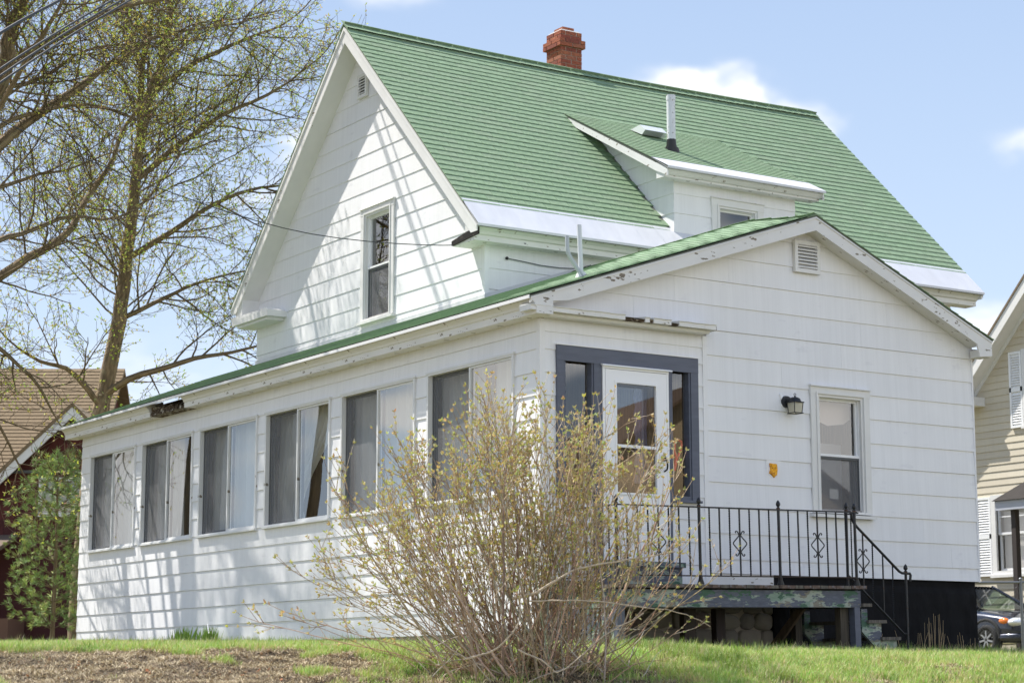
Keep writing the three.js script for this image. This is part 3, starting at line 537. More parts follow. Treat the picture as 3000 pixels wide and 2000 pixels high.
// entry cornice and wing rakes
mesh(house, 'entry_cornice', merge([alongX([[0.02, 3.603], [0.150, 3.600], [0.165, 3.632], [0.02, 3.64]], -0.19, 2.09), ]), trimClean);
{
  const R = rng(57), parts = []; let x = -0.268;
  while (x < 2.12) { const l = Math.min(0.04 + 0.09 * R(), 2.125 - x), bad = (x > 0.92 && x < 1.15 && R() < 0.75) || R() < 0.10, h = bad ? 3.655 + 0.02 * R() : 3.688 + 0.004 * R(), d = bad ? 0.205 : 0.222 + 0.003 * R(); parts.push([bad, alongX([[0.018, 3.634], [d, 3.634 + 0.003 * R()], [d, h - 0.012], [d + 0.012, h - 0.004], [d + 0.012, h], [0.018, 3.712]], x, x + l)]); x += l + 0.0003; }
  const runs = [[]]; for (const [bad, g] of parts) { if (bad) { if (runs[runs.length - 1].length) runs.push([]); } else runs[runs.length - 1].push(g); }
  for (const r of runs) if (r.length) mesh(house, 'cornice_board', merge(r), trimPeeling);
  mesh(house, 'rotten_cornice', merge([...parts.filter(p => p[0]).map(p => p[1]), box(2.126, 2.150, 3.635, 3.68, 0.02, 0.2)]), rotWood);
}
for (const s of [-1, 1]) {
  const xe = s < 0 ? EX + 0.012 : XE - 0.01, f = s < 0 ? lowY : highR, h = 0.150;
  const lowEnd = s < 0 ? [[xe, f(xe) - 0.019], [ridgeX, wingTop - 0.019], [ridgeX, wingTop - 0.019 - h * 1.02], [0.2, f(0.2) - 0.019 - h], [-0.26, 3.712], [xe, 3.70]] : [[ridgeX, wingTop - 0.019], [xe, f(xe) - 0.019], [xe, f(xe) - 0.19], [xe - 0.2, f(xe) - 0.215], [xe - 0.24, f(xe - 0.24) - 0.019 - h], [ridgeX, wingTop - 0.019 - h * 1.02]];
  mesh(house, 'rake_board', sweep(lowEnd, 0.205, 0.228, (a, b, t) => [a, b, t]), trimPeeling);
  mesh(house, 'rake_edge', sweep([[xe, f(xe) - 0.017], [ridgeX, wingTop - 0.017], [ridgeX, wingTop - 0.034], [xe, f(xe) - 0.034]], 0.229, 0.238, (a, b, t) => [a, b, t]), aluminium);
  mesh(house, 'rake_soffit', sweep([[s < 0 ? 0.02 : ridgeX, (s < 0 ? f(0.02) : wingTop) - 0.128], [s < 0 ? ridgeX : xe - 0.16, (s < 0 ? wingTop : f(xe - 0.16)) - 0.128], [s < 0 ? ridgeX : xe - 0.16, (s < 0 ? wingTop : f(xe - 0.16)) - 0.15], [s < 0 ? 0.02 : ridgeX, (s < 0 ? f(0.02) : wingTop) - 0.15]], 0.012, 0.204, (a, b, t) => [a, b, t]), trimWorn);
}
mesh(house, 'eave_return', merge([box(XW - 0.03, XE - 0.014, 3.685, 3.77, 0.03, 0.203), box(XW + 0.02, XE - 0.012, 3.70, 3.80, ZF, 0.03)]), trimClean);

// dormer
const DX0 = 5.262, DX1 = 7.43, DE0 = 4.95, DE1 = 7.76, DZ = -4.31, DY = 6.815, DS = 0.525;
const dY = z => DY + DS * (DZ - z), dBack = (RY - 0.02 - MS * (-RZ) * -1 * 0 - DY) ;
const zMeet = (() => { let z = DZ; while (dY(z) > roofY(6, z) - 0.01 && z > RZ) z -= 0.005; return z; })();
const dormer = mesh(house, 'dormer', merge([panel('z', ZF - 0.1, ZF - 0.004, DX0 + 0.004, DX1 - 0.004, 5.2, 6.76, [[6.0, 6.72, 5.45, 6.45]]),
  ...[[DX0 + 0.004, DX0 + 0.06], [DX1 - 0.06, DX1 - 0.004]].map(([a, b]) => sweep([[ZF - 0.004, 5.4], [ZF - 0.004, dY(ZF) - 0.05], [zMeet, dY(zMeet) - 0.05], [zMeet, dY(zMeet) - 0.3]], a, b, (u, y, t) => [t, y, u]))]), interior);
{
  const edges = []; for (let k = 4; k >= -7; k--) edges.push(6.523 - k * 0.2747);
  siding(dormer, { axis: 'z', at: ZF, out: 1, u0: DX0, u1: DX1, edges: edges.filter(e => e > 5.3 && e < 6.6).concat(6.78), openings: [[5.902, 6.826, 5.35, 6.55]], seed: 61, len: 1.5 });
  siding(dormer, { axis: 'x', at: DX0, out: -1, u0: -6.9, u1: ZF + 0.012, edges: edges.filter(e => e > 5.3), clip: [[-6.60, 7.935], [ZF + 0.012, 5.88], [ZF + 0.012, dY(ZF) - 0.05]], seed: 63, len: 1.4 });
  const dr = mesh(house, 'dormer_roof', alongX([[DZ, DY - 0.002], [zMeet - 0.03, dY(zMeet - 0.03) - 0.002], [zMeet - 0.03, dY(zMeet - 0.03) - 0.034], [DZ, DY - 0.034]], DE0, DE1), felt);
  shingles(dr, { O: [DE0 - 0.012, DY + 0.002, DZ], U: [1, 0, 0], V: [0, DS, -1], u0: 0, u1: DE1 - DE0 + 0.024, v0: 0.42, v1: (DZ - zMeet) * Math.hypot(1, DS) + 0.02, seed: 65, row: 0.124 });
  mesh(dr, 'eave_metal', solid([[[DE0 - 0.012, DY - 0.002, DZ + 0.012], [DE1 + 0.012, DY - 0.002, DZ + 0.012], [DE1 + 0.012, dY(DZ - 0.4) + 0.006, DZ - 0.4], [DE0 - 0.012, dY(DZ - 0.4) + 0.006, DZ - 0.4]], [[DE0 - 0.012, DY - 0.002, DZ + 0.012], [DE0 - 0.012, DY - 0.036, DZ + 0.010], [DE1 + 0.012, DY - 0.036, DZ + 0.010], [DE1 + 0.012, DY - 0.002, DZ + 0.012]], [[DE0 - 0.012, DY - 0.036, DZ + 0.010], [DE0 - 0.012, dY(DZ - 0.4) + 0.002, DZ - 0.4], [DE1 + 0.012, dY(DZ - 0.4) + 0.002, DZ - 0.4], [DE1 + 0.012, DY - 0.036, DZ + 0.010]]]), metalStrip);
  mesh(dormer, 'eave_cornice', alongX([[ZF - 0.004, 6.69], [-4.42, 6.685], [-4.42, 6.715], [-4.39, 6.72], [-4.345, 6.765], [-4.328, 6.772], [-4.328, 6.785], [ZF, 6.93]], DE0 + 0.02, DE1 - 0.02), trimWorn);
  for (const [a, b] of [[DE0 + 0.002, DE0 + 0.022], [DE1 - 0.022, DE1 - 0.002]]) mesh(dormer, 'rake_board', sweep([[DZ - 0.02, DY - 0.038], [zMeet, dY(zMeet) - 0.036], [zMeet - 0.03, dY(zMeet) - 0.10], [ZF, dY(ZF) - 0.165], [DZ - 0.02, DY - 0.135]], a, b, (u, y, t) => [t, y, u]), trimWorn);
  for (const [a, b] of [[DE0 + 0.023, DX0 + 0.001], [DX1 - 0.001, DE1 - 0.023]]) mesh(dormer, 'rake_soffit', sweep([[ZF, dY(ZF) - 0.075], [zMeet, dY(zMeet) - 0.075], [zMeet, dY(zMeet) - 0.09], [ZF, dY(ZF) - 0.09]], a, b, (u, y, t) => [t, y, u]), trimClean);
}
// ---------------------------------------------------------------- windows, doors and fittings of the house
const ring = (x0, x1, y0, y1, w, z0, z1, wb = w) => merge([box(x0, x1, y1 - w, y1, z0, z1), box(x0, x1, y0, y0 + wb, z0, z1), box(x0, x0 + w, y0 + wb, y1 - w, z0, z1), box(x1 - w, x1, y0 + wb, y1 - w, z0, z1)]);
const sheet = (x0, x1, y0, y1, z) => { const g = new THREE.PlaneGeometry(x1 - x0, y1 - y0); g.translate((x0 + x1) / 2, (y0 + y1) / 2, z); return g; };
// double-hung window in local axes: x along the wall, z outwards
function hung(parent, pos, turn, w, h, { pane = doorGlass, cw = 0.1, sill = 0.05, dark = true, headY = 0.1, mid = 0.5 }) {
  const g = sub(parent, 'window'); g.position.set(...pos); g.rotation.y = turn;
  mesh(g, 'casing', merge([box(0, cw, sill, h - headY, 0.002, 0.03), box(w - cw, w, sill, h - headY, 0.002, 0.03), box(-0.006, w + 0.006, h - headY, h - 0.012, 0.002, 0.034)]), trimClean);
  mesh(g, 'head_cap', alongX([[0.002, h - 0.012], [0.055, h - 0.014], [0.05, h + 0.004], [0.002, h + 0.012]], -0.014, w + 0.014), trimPeeling);
  mesh(g, 'casing_moulding', merge([ring(cw - 0.028, w - cw + 0.028, sill, h - headY + 0.028, 0.022, 0.031, 0.042), ring(cw - 0.004, w - cw + 0.004, sill, h - headY + 0.004, 0.03, -0.02, 0.022)]), trimClean);
  mesh(g, 'sill', merge([alongX([[-0.08, 0.012], [0.075, 0.0], [0.075, 0.036], [-0.08, sill]], -0.03, w + 0.03)]), trimWorn);
  const a = cw + 0.026, b = w - cw - 0.026, t = h - headY - 0.026, m = lerp(sill, t, mid);
  mesh(g, 'jamb', ring(cw - 0.004, w - cw + 0.004, sill, h - headY + 0.004, 0.02, -0.10, -0.021), trimClean);
  mesh(g, 'storm_frame', ring(a - 0.012, b + 0.012, sill, t + 0.012, 0.02, -0.045, -0.02), vinylWhite);
  mesh(g, 'upper_sash', ring(a, b, m - 0.01, t, 0.032, -0.075, -0.047), vinylWhite);
  mesh(g, 'lower_sash', ring(a, b, sill + 0.004, m + 0.016, 0.034, -0.10, -0.076), dark ? darkFrame : vinylWhite);
  mesh(g, 'meeting_rail', box(a - 0.006, b + 0.006, m - 0.006, m + 0.022, -0.044, -0.016), vinylWhite);
  if (dark) { mesh(g, 'screen_frame', ring(a, b, sill + 0.003, m - 0.008, 0.022, -0.044, -0.022), darkFrame); mesh(g, 'insect_screen', sheet(a + 0.02, b - 0.02, sill + 0.02, m - 0.02, -0.034), screenMesh); }
  mesh(g, 'pane', sheet(a + 0.03, b - 0.03, m + 0.02, t - 0.03, -0.061), pane);
  mesh(g, 'pane', sheet(a + 0.032, b - 0.032, sill + 0.036, m - 0.014, -0.088), pane);
  return g;
}
hung(house, [3.607, 1.70, 0.006], 0, 0.873, 1.48, { mid: 0.497 });
hung(house, [XM - 0.006, 4.86, -7.90], -Math.PI / 2, 0.95, 1.68, { mid: 0.5, cw: 0.11, pane: glass });
hung(dormer.parent, [5.902, 5.35, ZF + 0.006], 0, 0.924, 1.2, { dark: false, headY: 0.12, cw: 0.12 });
// aluminium sliders of the porch
function slider(k, w, h) {
  const g = sub(house, 'window'); g.position.set(-0.004, sliders[k][2], sliders[k][0]); g.rotation.y = -Math.PI / 2;
  const R = rng(700 + k), c = w * 0.5 + 0.02;
  mesh(g, 'frame', merge([ring(0, w, 0, h, 0.034, -0.09, 0.028, 0.03), box(-0.014, w + 0.014, h - 0.014, h + 0.010, 0.0, 0.036)]), aluminium);
  mesh(g, 'sill', alongX([[-0.05, 0.028], [0.048, 0.012], [0.048, -0.012], [0.0, -0.02]], -0.016, w + 0.016), aluminium);
  mesh(g, 'sash', merge([ring(c - 0.03, w - 0.036, 0.032, h - 0.036, 0.024, -0.020, 0.008), box(c - 0.034, c - 0.002, 0.032, h - 0.036, -0.02, 0.014)]), aluminium);
  mesh(g, 'inner_sash', ring(0.036, c, 0.032, h - 0.036, 0.034, -0.085, -0.06), darkFrame);
  mesh(g, 'screen_frame', ring(0.036, c - 0.03, 0.032, h - 0.036, 0.016, -0.046, -0.03), darkFrame);
  const p1 = mesh(g, 'pane', sheet(c - 0.01, w - 0.056, 0.054, h - 0.058, -0.006), k > 3 ? filmGlass : glass); p1.rotation.y = (R() - 0.5) * 0.012;
  mesh(g, 'pane', sheet(0.066, c - 0.03, 0.062, h - 0.068, -0.072), innerGlass);
  mesh(g, 'insect_screen', sheet(0.050, c - 0.044, 0.046, h - 0.05, -0.038), screenMesh);
}
sliders.forEach(([a, b, c, d], k) => slider(k, b - a, d - c));
// curtains hang inside the porch
function curtain(label, za, zb, x, mat, { folds = 9, amp = 0.035, tie = 0, seed = 1, y1 = 3.34, y0 = 1.62 } = {}) {
  const R = rng(seed), n = 80, mY = 16, pos = [], idx = [], uv = [], ph = R() * 9;
  for (let j = 0; j <= mY; j++) for (let i = 0; i <= n; i++) {
    const t = i / n, v = j / mY, pull = tie ? tie * smooth(0, 0.75, v) * (1 - 0.25 * smooth(0.75, 1, v)) : 0;
    const z = tie >= 0 ? lerp(za, zb - (zb - za) * pull, t) : lerp(za - (zb - za) * pull, zb, t);
    pos.push(x + amp * Math.sin(t * folds * 6.28 + ph + 0.8 * Math.sin(v * 2 + t * 5)) * (0.6 + 0.5 * v) + 0.012 * Math.sin(t * 23 * folds), lerp(y1, y0, v), z); uv.push(t, v);
    if (i < n && j < mY) { const a = j * (n + 1) + i; idx.push(a, a + 1, a + n + 1, a + 1, a + n + 2, a + n + 1); }
  }
  const g = new THREE.BufferGeometry(); g.setAttribute('position', new THREE.Float32BufferAttribute(pos, 3)); g.setAttribute('uv', new THREE.Float32BufferAttribute(uv, 2)); g.setIndex(idx); g.computeVertexNormals();
  return tag(mesh(scene, 'curtain', g, mat), label, 'curtain', 'curtains inside the porch');
}
curtain('pale curtain closed behind the porch window farthest from the door', -12.5, -10.64, 0.24, curtainMat, { seed: 3, folds: 10 });
curtain('grey curtain drawn over the left half of the second porch window from far end', -10.5, -9.5, 0.26, curtainMat, { seed: 5, folds: 7 });
curtain('pale curtain closed behind the third porch window from far end', -8.5, -6.56, 0.22, curtainMat, { seed: 7, folds: 8 });
curtain('curtain tied back to the left behind the fourth porch window from far end', -6.46, -4.8, 0.24, curtainMat, { seed: 9, folds: 9, tie: 0.62 });
curtain('light curtain behind the fifth porch window, partly hidden by bush tips', -4.4, -2.5, 0.24, curtainMat, { seed: 11, folds: 9 });
curtain('light curtain behind the porch window nearest the entry corner', -2.34, -0.5, 0.24, curtainMat, { seed: 13, folds: 8 });

// entry: slate-blue frame, two sidelights and a white storm door
{
  const e = sub(house, 'entry_frame');
  mesh(e, 'head', box(0.177, 2.012, 3.175, 3.335, 0.012, 0.045), slate);
  mesh(e, 'head_cap', box(0.17, 2.02, 3.336, 3.35, 0.006, 0.055), vinylWhite);
  for (const [a, b, c] of [[0.177, 0.267, 1.80], [0.641, 0.74, 1.08], [1.602, 1.645, 1.08], [1.912, 2.012, 1.80]]) mesh(e, 'post', box(a, b, c, 3.174, 0.012, 0.042), slate);
  for (const [a, b] of [[0.268, 0.640], [1.646, 1.911]]) {
    mesh(e, 'sidelight_frame', merge([ring(a + 0.0005, b - 0.0005, 1.80, 3.25, 0.022, -0.06, 0.03, 0.045), box(a + 0.0005, b - 0.0005, 3.2505, 3.1735 + 0.08, 0.0, 0.04)]), slate);
    mesh(e, 'sidelight_pane', sheet(a + 0.02, b - 0.02, 1.84, 3.23, -0.03), doorGlass);
  }
  mesh(e, 'sidelight_sill', merge([box(0.17, 0.66, 1.775, 1.80, 0.016, 0.065), box(1.64, 2.03, 1.775, 1.80, 0.016, 0.065)]), slate);
  const d = sub(house, 'storm_door');
  mesh(d, 'door_frame', merge([box(0.742, 1.60, 3.135, 3.172, 0.02, 0.06), box(0.742, 0.772, 1.12, 3.134, 0.02, 0.056), box(1.572, 1.60, 1.12, 3.134, 0.02, 0.056)]), doorWhite);
  mesh(d, 'drip_cap', alongX([[0.045, 3.165], [0.088, 3.158], [0.085, 3.172], [0.045, 3.182]], 0.725, 1.632), doorWhite);
  mesh(d, 'leaf', merge([ring(0.776, 1.568, 1.14, 3.13, 0.118, 0.028, 0.058, 0.30), box(0.895, 1.449, 1.441, 1.82, 0.032, 0.052), box(0.92, 1.425, 1.47, 1.79, 0.052, 0.057)]), doorWhite);
  mesh(d, 'glazing_bead', merge([ring(0.892, 1.452, 1.821, 3.014, 0.024, 0.03, 0.064)]), doorWhite);
  mesh(d, 'meeting_bar', box(0.916, 1.428, 2.315, 2.345, 0.03, 0.062), doorWhite);
  mesh(d, 'pane', sheet(0.914, 1.43, 2.345, 2.992, 0.042), doorGlass);
  mesh(d, 'pane', sheet(0.914, 1.43, 1.843, 2.316, 0.036), doorGlass);
  mesh(d, 'handle', merge([bars([{ pts: [[1.515, 2.235, 0.06], [1.512, 2.235, 0.10], [1.517, 2.20, 0.118], [1.527, 2.15, 0.118], [1.530, 2.11, 0.105], [1.53, 2.09, 0.06]], r0: 0.011, r1: 0.009 }], 8), box(1.495, 1.535, 2.20, 2.26, 0.058, 0.075)].map(g => { const q = g.index ? g.toNonIndexed() : g; return q; })), iron);
  const inner = sub(house, 'inner_door');
  mesh(inner, 'leaf', merge([ring(0.78, 1.56, 1.06, 3.13, 0.14, -0.085, -0.05, 0.9), box(0.92, 1.42, 1.5, 1.95, -0.08, -0.06)]), panelling);
  mesh(inner, 'pane', sheet(0.91, 1.43, 1.95, 3.0, -0.066), doorGlass);
  const c = curtain('blue curtain gathered inside the storm door at right', 0, 0.001, 0, curtainBlue);
  c.geometry.dispose();
  { const n = 50, mY = 24, pos = [], idx = [], uv = []; for (let j = 0; j <= mY; j++) for (let i = 0; i <= n; i++) { const t = i / n, v = j / mY; pos.push(lerp(1.30 + 0.012 * Math.sin(v * 40), 1.46, t), lerp(3.02, 1.9, v), -0.16 + 0.02 * Math.sin(t * 22)); uv.push(t, v); if (i < n && j < mY) { const a = j * (n + 1) + i; idx.push(a, a + 1, a + n + 1, a + 1, a + n + 2, a + n + 1); } } const g = new THREE.BufferGeometry(); g.setAttribute('position', new THREE.Float32BufferAttribute(pos, 3)); g.setAttribute('uv', new THREE.Float32BufferAttribute(uv, 2)); g.setIndex(idx); g.computeVertexNormals(); c.geometry = g; }
  mesh(house, 'door_step', merge([box(0.62, 1.68, 1.075, 1.13, 0.02, 0.21), box(0.66, 1.66, 0.875, 1.073, 0.02, 0.17)]), peelDeck);
}
{ // shovel seen through the right sidelight
  const s = thing('shovel', 'shovel with red D handle leaning inside the right sidelight', 'shovel');
  const red = phys({ color: lin(0.75, 0.03, 0.025), roughness: 0.35 });
  mesh(s, 'shaft', bars([{ pts: [[1.56, 1.10, -0.20], [1.80, 2.20, -0.11]], r0: 0.016 }], 8), std({ color: lin(0.16, 0.16, 0.15), roughness: 0.5 }));
  mesh(s, 'grip', bars([{ pts: [[1.785, 2.13, -0.115], [1.81, 2.27, -0.10]], r0: 0.022 }, { pts: [[1.808, 2.26, -0.10], [1.780, 2.33, -0.095], [1.782, 2.43, -0.09], [1.81, 2.46, -0.09], [1.87, 2.445, -0.09], [1.873, 2.40, -0.09], [1.85, 2.32, -0.095], [1.814, 2.265, -0.10]], r0: 0.014 }], 8), red);
  mesh(s, 'blade', solid([[[1.44, 1.05, -0.34], [1.66, 1.05, -0.30], [1.66, 1.30, -0.27], [1.46, 1.30, -0.33]], [[1.44, 1.05, -0.345], [1.46, 1.30, -0.335], [1.66, 1.30, -0.275], [1.66, 1.05, -0.305]]]), std({ color: lin(0.2, 0.2, 0.21), metalness: 0.7, roughness: 0.5 }));
}
// louvred gable vents
function louvre(pos, turn, w, h, n) {
  const g = sub(house, 'gable_vent'); g.position.set(...pos); g.rotation.y = turn;
  mesh(g, 'vent_frame', ring(0, w, 0, h, 0.045, 0.004, 0.045), trimClean);
  mesh(g, 'backing', box(0.04, w - 0.04, 0.04, h - 0.04, -0.03, 0.002), darkFrame);
  const step = (h - 0.09) / n;
  for (let k = 0; k < n; k++) mesh(g, 'slat', alongX([[0.004, 0.05 + k * step + step * 0.9], [0.044, 0.05 + k * step + step * 0.12], [0.046, 0.062 + k * step + step * 0.12], [0.006, 0.062 + k * step + step * 0.9]], 0.046, w - 0.046), trimClean);
}
louvre([3.408, 4.447, 0.01], 0, 0.374, 0.366, 7);
louvre([XM - 0.01, 8.20, -8.03], -Math.PI / 2, 0.28, 0.35, 6);

// brick chimney behind the ridge
{
  const x0 = 5.845, x1 = 6.240, z0 = -8.615, z1 = -8.205, c = 0.0664, top = 9.955, n = 17;
  const ch = mesh(house, 'chimney', merge([box(x0 + 0.008, x1 - 0.008, 8.7, top - 0.012, z0 + 0.008, z1 - 0.008), box(x0 - 0.03, x1 + 0.03, top - 4 * c + 0.01, top - 2 * c - 0.006, z0 - 0.03, z1 + 0.03)]), mortar);
  const R = rng(71), shapes = {};
  const brickGeo = (l, w, h) => { const k = [l, w, h].map(v => v.toFixed(3)).join(); if (!shapes[k]) { const a = l / 2, b = w / 2, d = h / 2, e = 0.005; const oct = (y, i) => [[-a + i, y, -b], [a - i, y, -b], [a, y, -b + i], [a, y, b - i], [a - i, y, b], [-a + i, y, b], [-a, y, b - i], [-a, y, -b + i]]; const lo = oct(-d, e), hi = oct(d, e); shapes[k] = solid([hi, lo.slice().reverse(), ...lo.map((_, i) => { const j = (i + 1) % 8; return [lo[i], lo[j], hi[j], hi[i]]; })]); } return shapes[k]; };
  for (let k = 0; k < n; k++) {
    const y = top - (k + 0.5) * c, o = (k === 2 || k === 3) ? 0.042 : 0, X0 = x0 - o, X1 = x1 + o, Z0 = z0 - o, Z1 = z1 + o, bw = 0.092, j = 0.009, h = c - j;
    const put = (cx, cz, l, turned) => { const b = mesh(ch, 'brick', brickGeo(l, bw, h), brickMats[Math.floor(R() * (k < 3 ? 4 : 5)) % 5]); b.position.set(cx + (R() - 0.5) * 0.003, y + (R() - 0.5) * 0.002, cz + (R() - 0.5) * 0.003); b.rotation.y = (turned ? Math.PI / 2 : 0) + (R() - 0.5) * 0.01; };
    const row = (a, b, fn) => { const L = b - a + j, m = Math.max(1, Math.round(L / 0.205)), l = L / m; for (let q = 0; q < m; q++) fn(a + q * l + (l - j) / 2, l - j); };
    if (k % 2) { for (const zz of [Z0 + bw / 2, Z1 - bw / 2]) row(X0, X1, (q, l) => put(q, zz, l, false), false); for (const xx of [X0 + bw / 2, X1 - bw / 2]) row(Z0 + bw + j, Z1 - bw - j, (q, l) => put(xx, q, l, true), false); }
    else { for (const xx of [X0 + bw / 2, X1 - bw / 2]) row(Z0, Z1, (q, l) => put(xx, q, l, true), false); for (const zz of [Z0 + bw / 2, Z1 - bw / 2]) row(X0 + bw + j, X1 - bw - j, (q, l) => put(q, zz, l, false), false); }
  }
  mesh(ch, 'mortar_cap', sweep([[x0 + 0.005, z0 + 0.005], [x1 - 0.005, z0 + 0.005], [x1 - 0.005, z1 - 0.005], [x0 + 0.005, z1 - 0.005]], top - 0.01, top + 0.022, (a, b, t) => { const f = t > top ? 0.86 : 1, cx = (x0 + x1) / 2, cz = (z0 + z1) / 2; return [cx + (a - cx) * f, t, cz + (b - cz) * f]; }), std({ color: lin(0.62, 0.58, 0.52), roughness: 0.95 }));
  mesh(ch, 'flue_tile', ring(x0 + 0.09, x1 - 0.09, -0.12, 0.12, 0.02, 0, 0.075).rotateX(-Math.PI / 2).translate(0, top + 0.01, (z0 + z1) / 2), brickMats[2]);
}
// plumbing stack and roof vent on the dormer
{
  const x = 5.835, z = -5.39, y = dY(z);
  const flaky = std({ color: lin(0.72, 0.73, 0.75), roughness: 0.6, map: trimTexture(171, 0.70, 14, 26) }), tar = std({ color: lin(0.012, 0.012, 0.013), roughness: 0.45 });
  const s = sub(house, 'vent_pipe');
  mesh(s, 'pipe', bars([{ pts: [[x, y + 0.12, z], [x, 8.185, z]], r0: 0.062 }], 20), flaky);
  mesh(s, 'collar', bars([{ pts: [[x, 8.12, z], [x, 8.195, z]], r0: 0.067 }], 20), flaky);
  const R = rng(73), prof = []; for (let i = 0; i <= 12; i++) prof.push(i);
  mesh(s, 'tar_sleeve', bars([{ pts: [[x, y - 0.05, z], [x, y + 0.02, z], [x, y + 0.05, z], [x, y + 0.09, z], [x, y + 0.16, z]], rad: k => [0.125, 0.11, 0.08, 0.071, 0.066][Math.round(k * 4)] }], 20), tar);
  const v = sub(house, 'roof_vent'); const vz = -6.02, vx = 5.80, vy = dY(vz);
  const hood = std({ color: lin(0.78, 0.79, 0.80), roughness: 0.35, metalness: 0.25 });
  const n = Math.atan(DS), P = (a, b, h) => [vx + a, vy + b * Math.sin(n) + h * Math.cos(n), vz - b * Math.cos(n) + h * Math.sin(n)];
  mesh(v, 'hood', solid([[P(0, 0, 0.12), P(0.40, 0, 0.12), P(0.40, 0.16, 0.15), P(0, 0.16, 0.15)], [P(0, 0.16, 0.15), P(0.40, 0.16, 0.15), P(0.40, 0.36, 0.02), P(0, 0.36, 0.02)], [P(0, 0, 0.12), P(0, 0.16, 0.15), P(0, 0.36, 0.02), P(0, 0.05, 0.03)], [P(0.40, 0, 0.12), P(0.40, 0.05, 0.03), P(0.40, 0.36, 0.02), P(0.40, 0.16, 0.15)], [P(0, 0.05, 0.03), P(0, 0.36, 0.02), P(0.40, 0.36, 0.02), P(0.40, 0.05, 0.03)], [P(0, 0, 0.12), P(0, 0.05, 0.03), P(0.40, 0.05, 0.03), P(0.40, 0, 0.12)]]), hood);
  for (let k = 0; k < 12; k++) mesh(v, 'vent_fin', solid([[P(0.012 + k * 0.028, -0.004, 0.115), P(0.022 + k * 0.028, -0.004, 0.115), P(0.022 + k * 0.028, 0.044, 0.03), P(0.012 + k * 0.028, 0.044, 0.03)], [P(0.012 + k * 0.028, 0.006, 0.115), P(0.012 + k * 0.028, 0.05, 0.03), P(0.022 + k * 0.028, 0.05, 0.03), P(0.022 + k * 0.028, 0.006, 0.115)]]), darkFrame);
}
{ // two bent pipes of an old dish mount on the porch roof
  const m = thing('antenna_mount', 'two white bent pipes of an old aerial mount on the low roof', 'antenna mount');
  const paint = std({ color: lin(0.62, 0.63, 0.66), roughness: 0.45 });
  mesh(m, 'mast', bars([{ pts: [[0.862, 4.19, -0.5], [0.838, 4.775, -0.5]], r0: 0.026 }], 14), paint);
  mesh(m, 'bent_arm', bars([{ pts: [[0.875, 4.20, -0.49], [0.80, 4.30, -0.5], [0.722, 4.40, -0.5], [0.692, 4.45, -0.5], [0.682, 4.50, -0.5], [0.680, 4.635, -0.5]], r0: 0.023 }], 14), std({ color: lin(0.42, 0.44, 0.47), roughness: 0.5 }));
  mesh(m, 'foot', merge([alongZ([[0.74, lowY(0.74) + 0.010], [1.02, lowY(1.02) + 0.010], [1.02, lowY(1.02) + 0.018], [0.74, lowY(0.74) + 0.018]], -0.58, -0.42), solid([[[0.80, 4.19, -0.53], [0.93, 4.215, -0.53], [0.90, 4.26, -0.52], [0.83, 4.27, -0.52]], [[0.80, 4.19, -0.47], [0.83, 4.27, -0.48], [0.90, 4.26, -0.48], [0.93, 4.215, -0.47]], [[0.83, 4.27, -0.52], [0.90, 4.26, -0.52], [0.90, 4.26, -0.48], [0.83, 4.27, -0.48]], [[0.80, 4.19, -0.53], [0.83, 4.27, -0.52], [0.83, 4.27, -0.48], [0.80, 4.19, -0.47]], [[0.93, 4.215, -0.53], [0.93, 4.215, -0.47], [0.90, 4.26, -0.48], [0.90, 4.26, -0.52]]])]), aluminium);
}
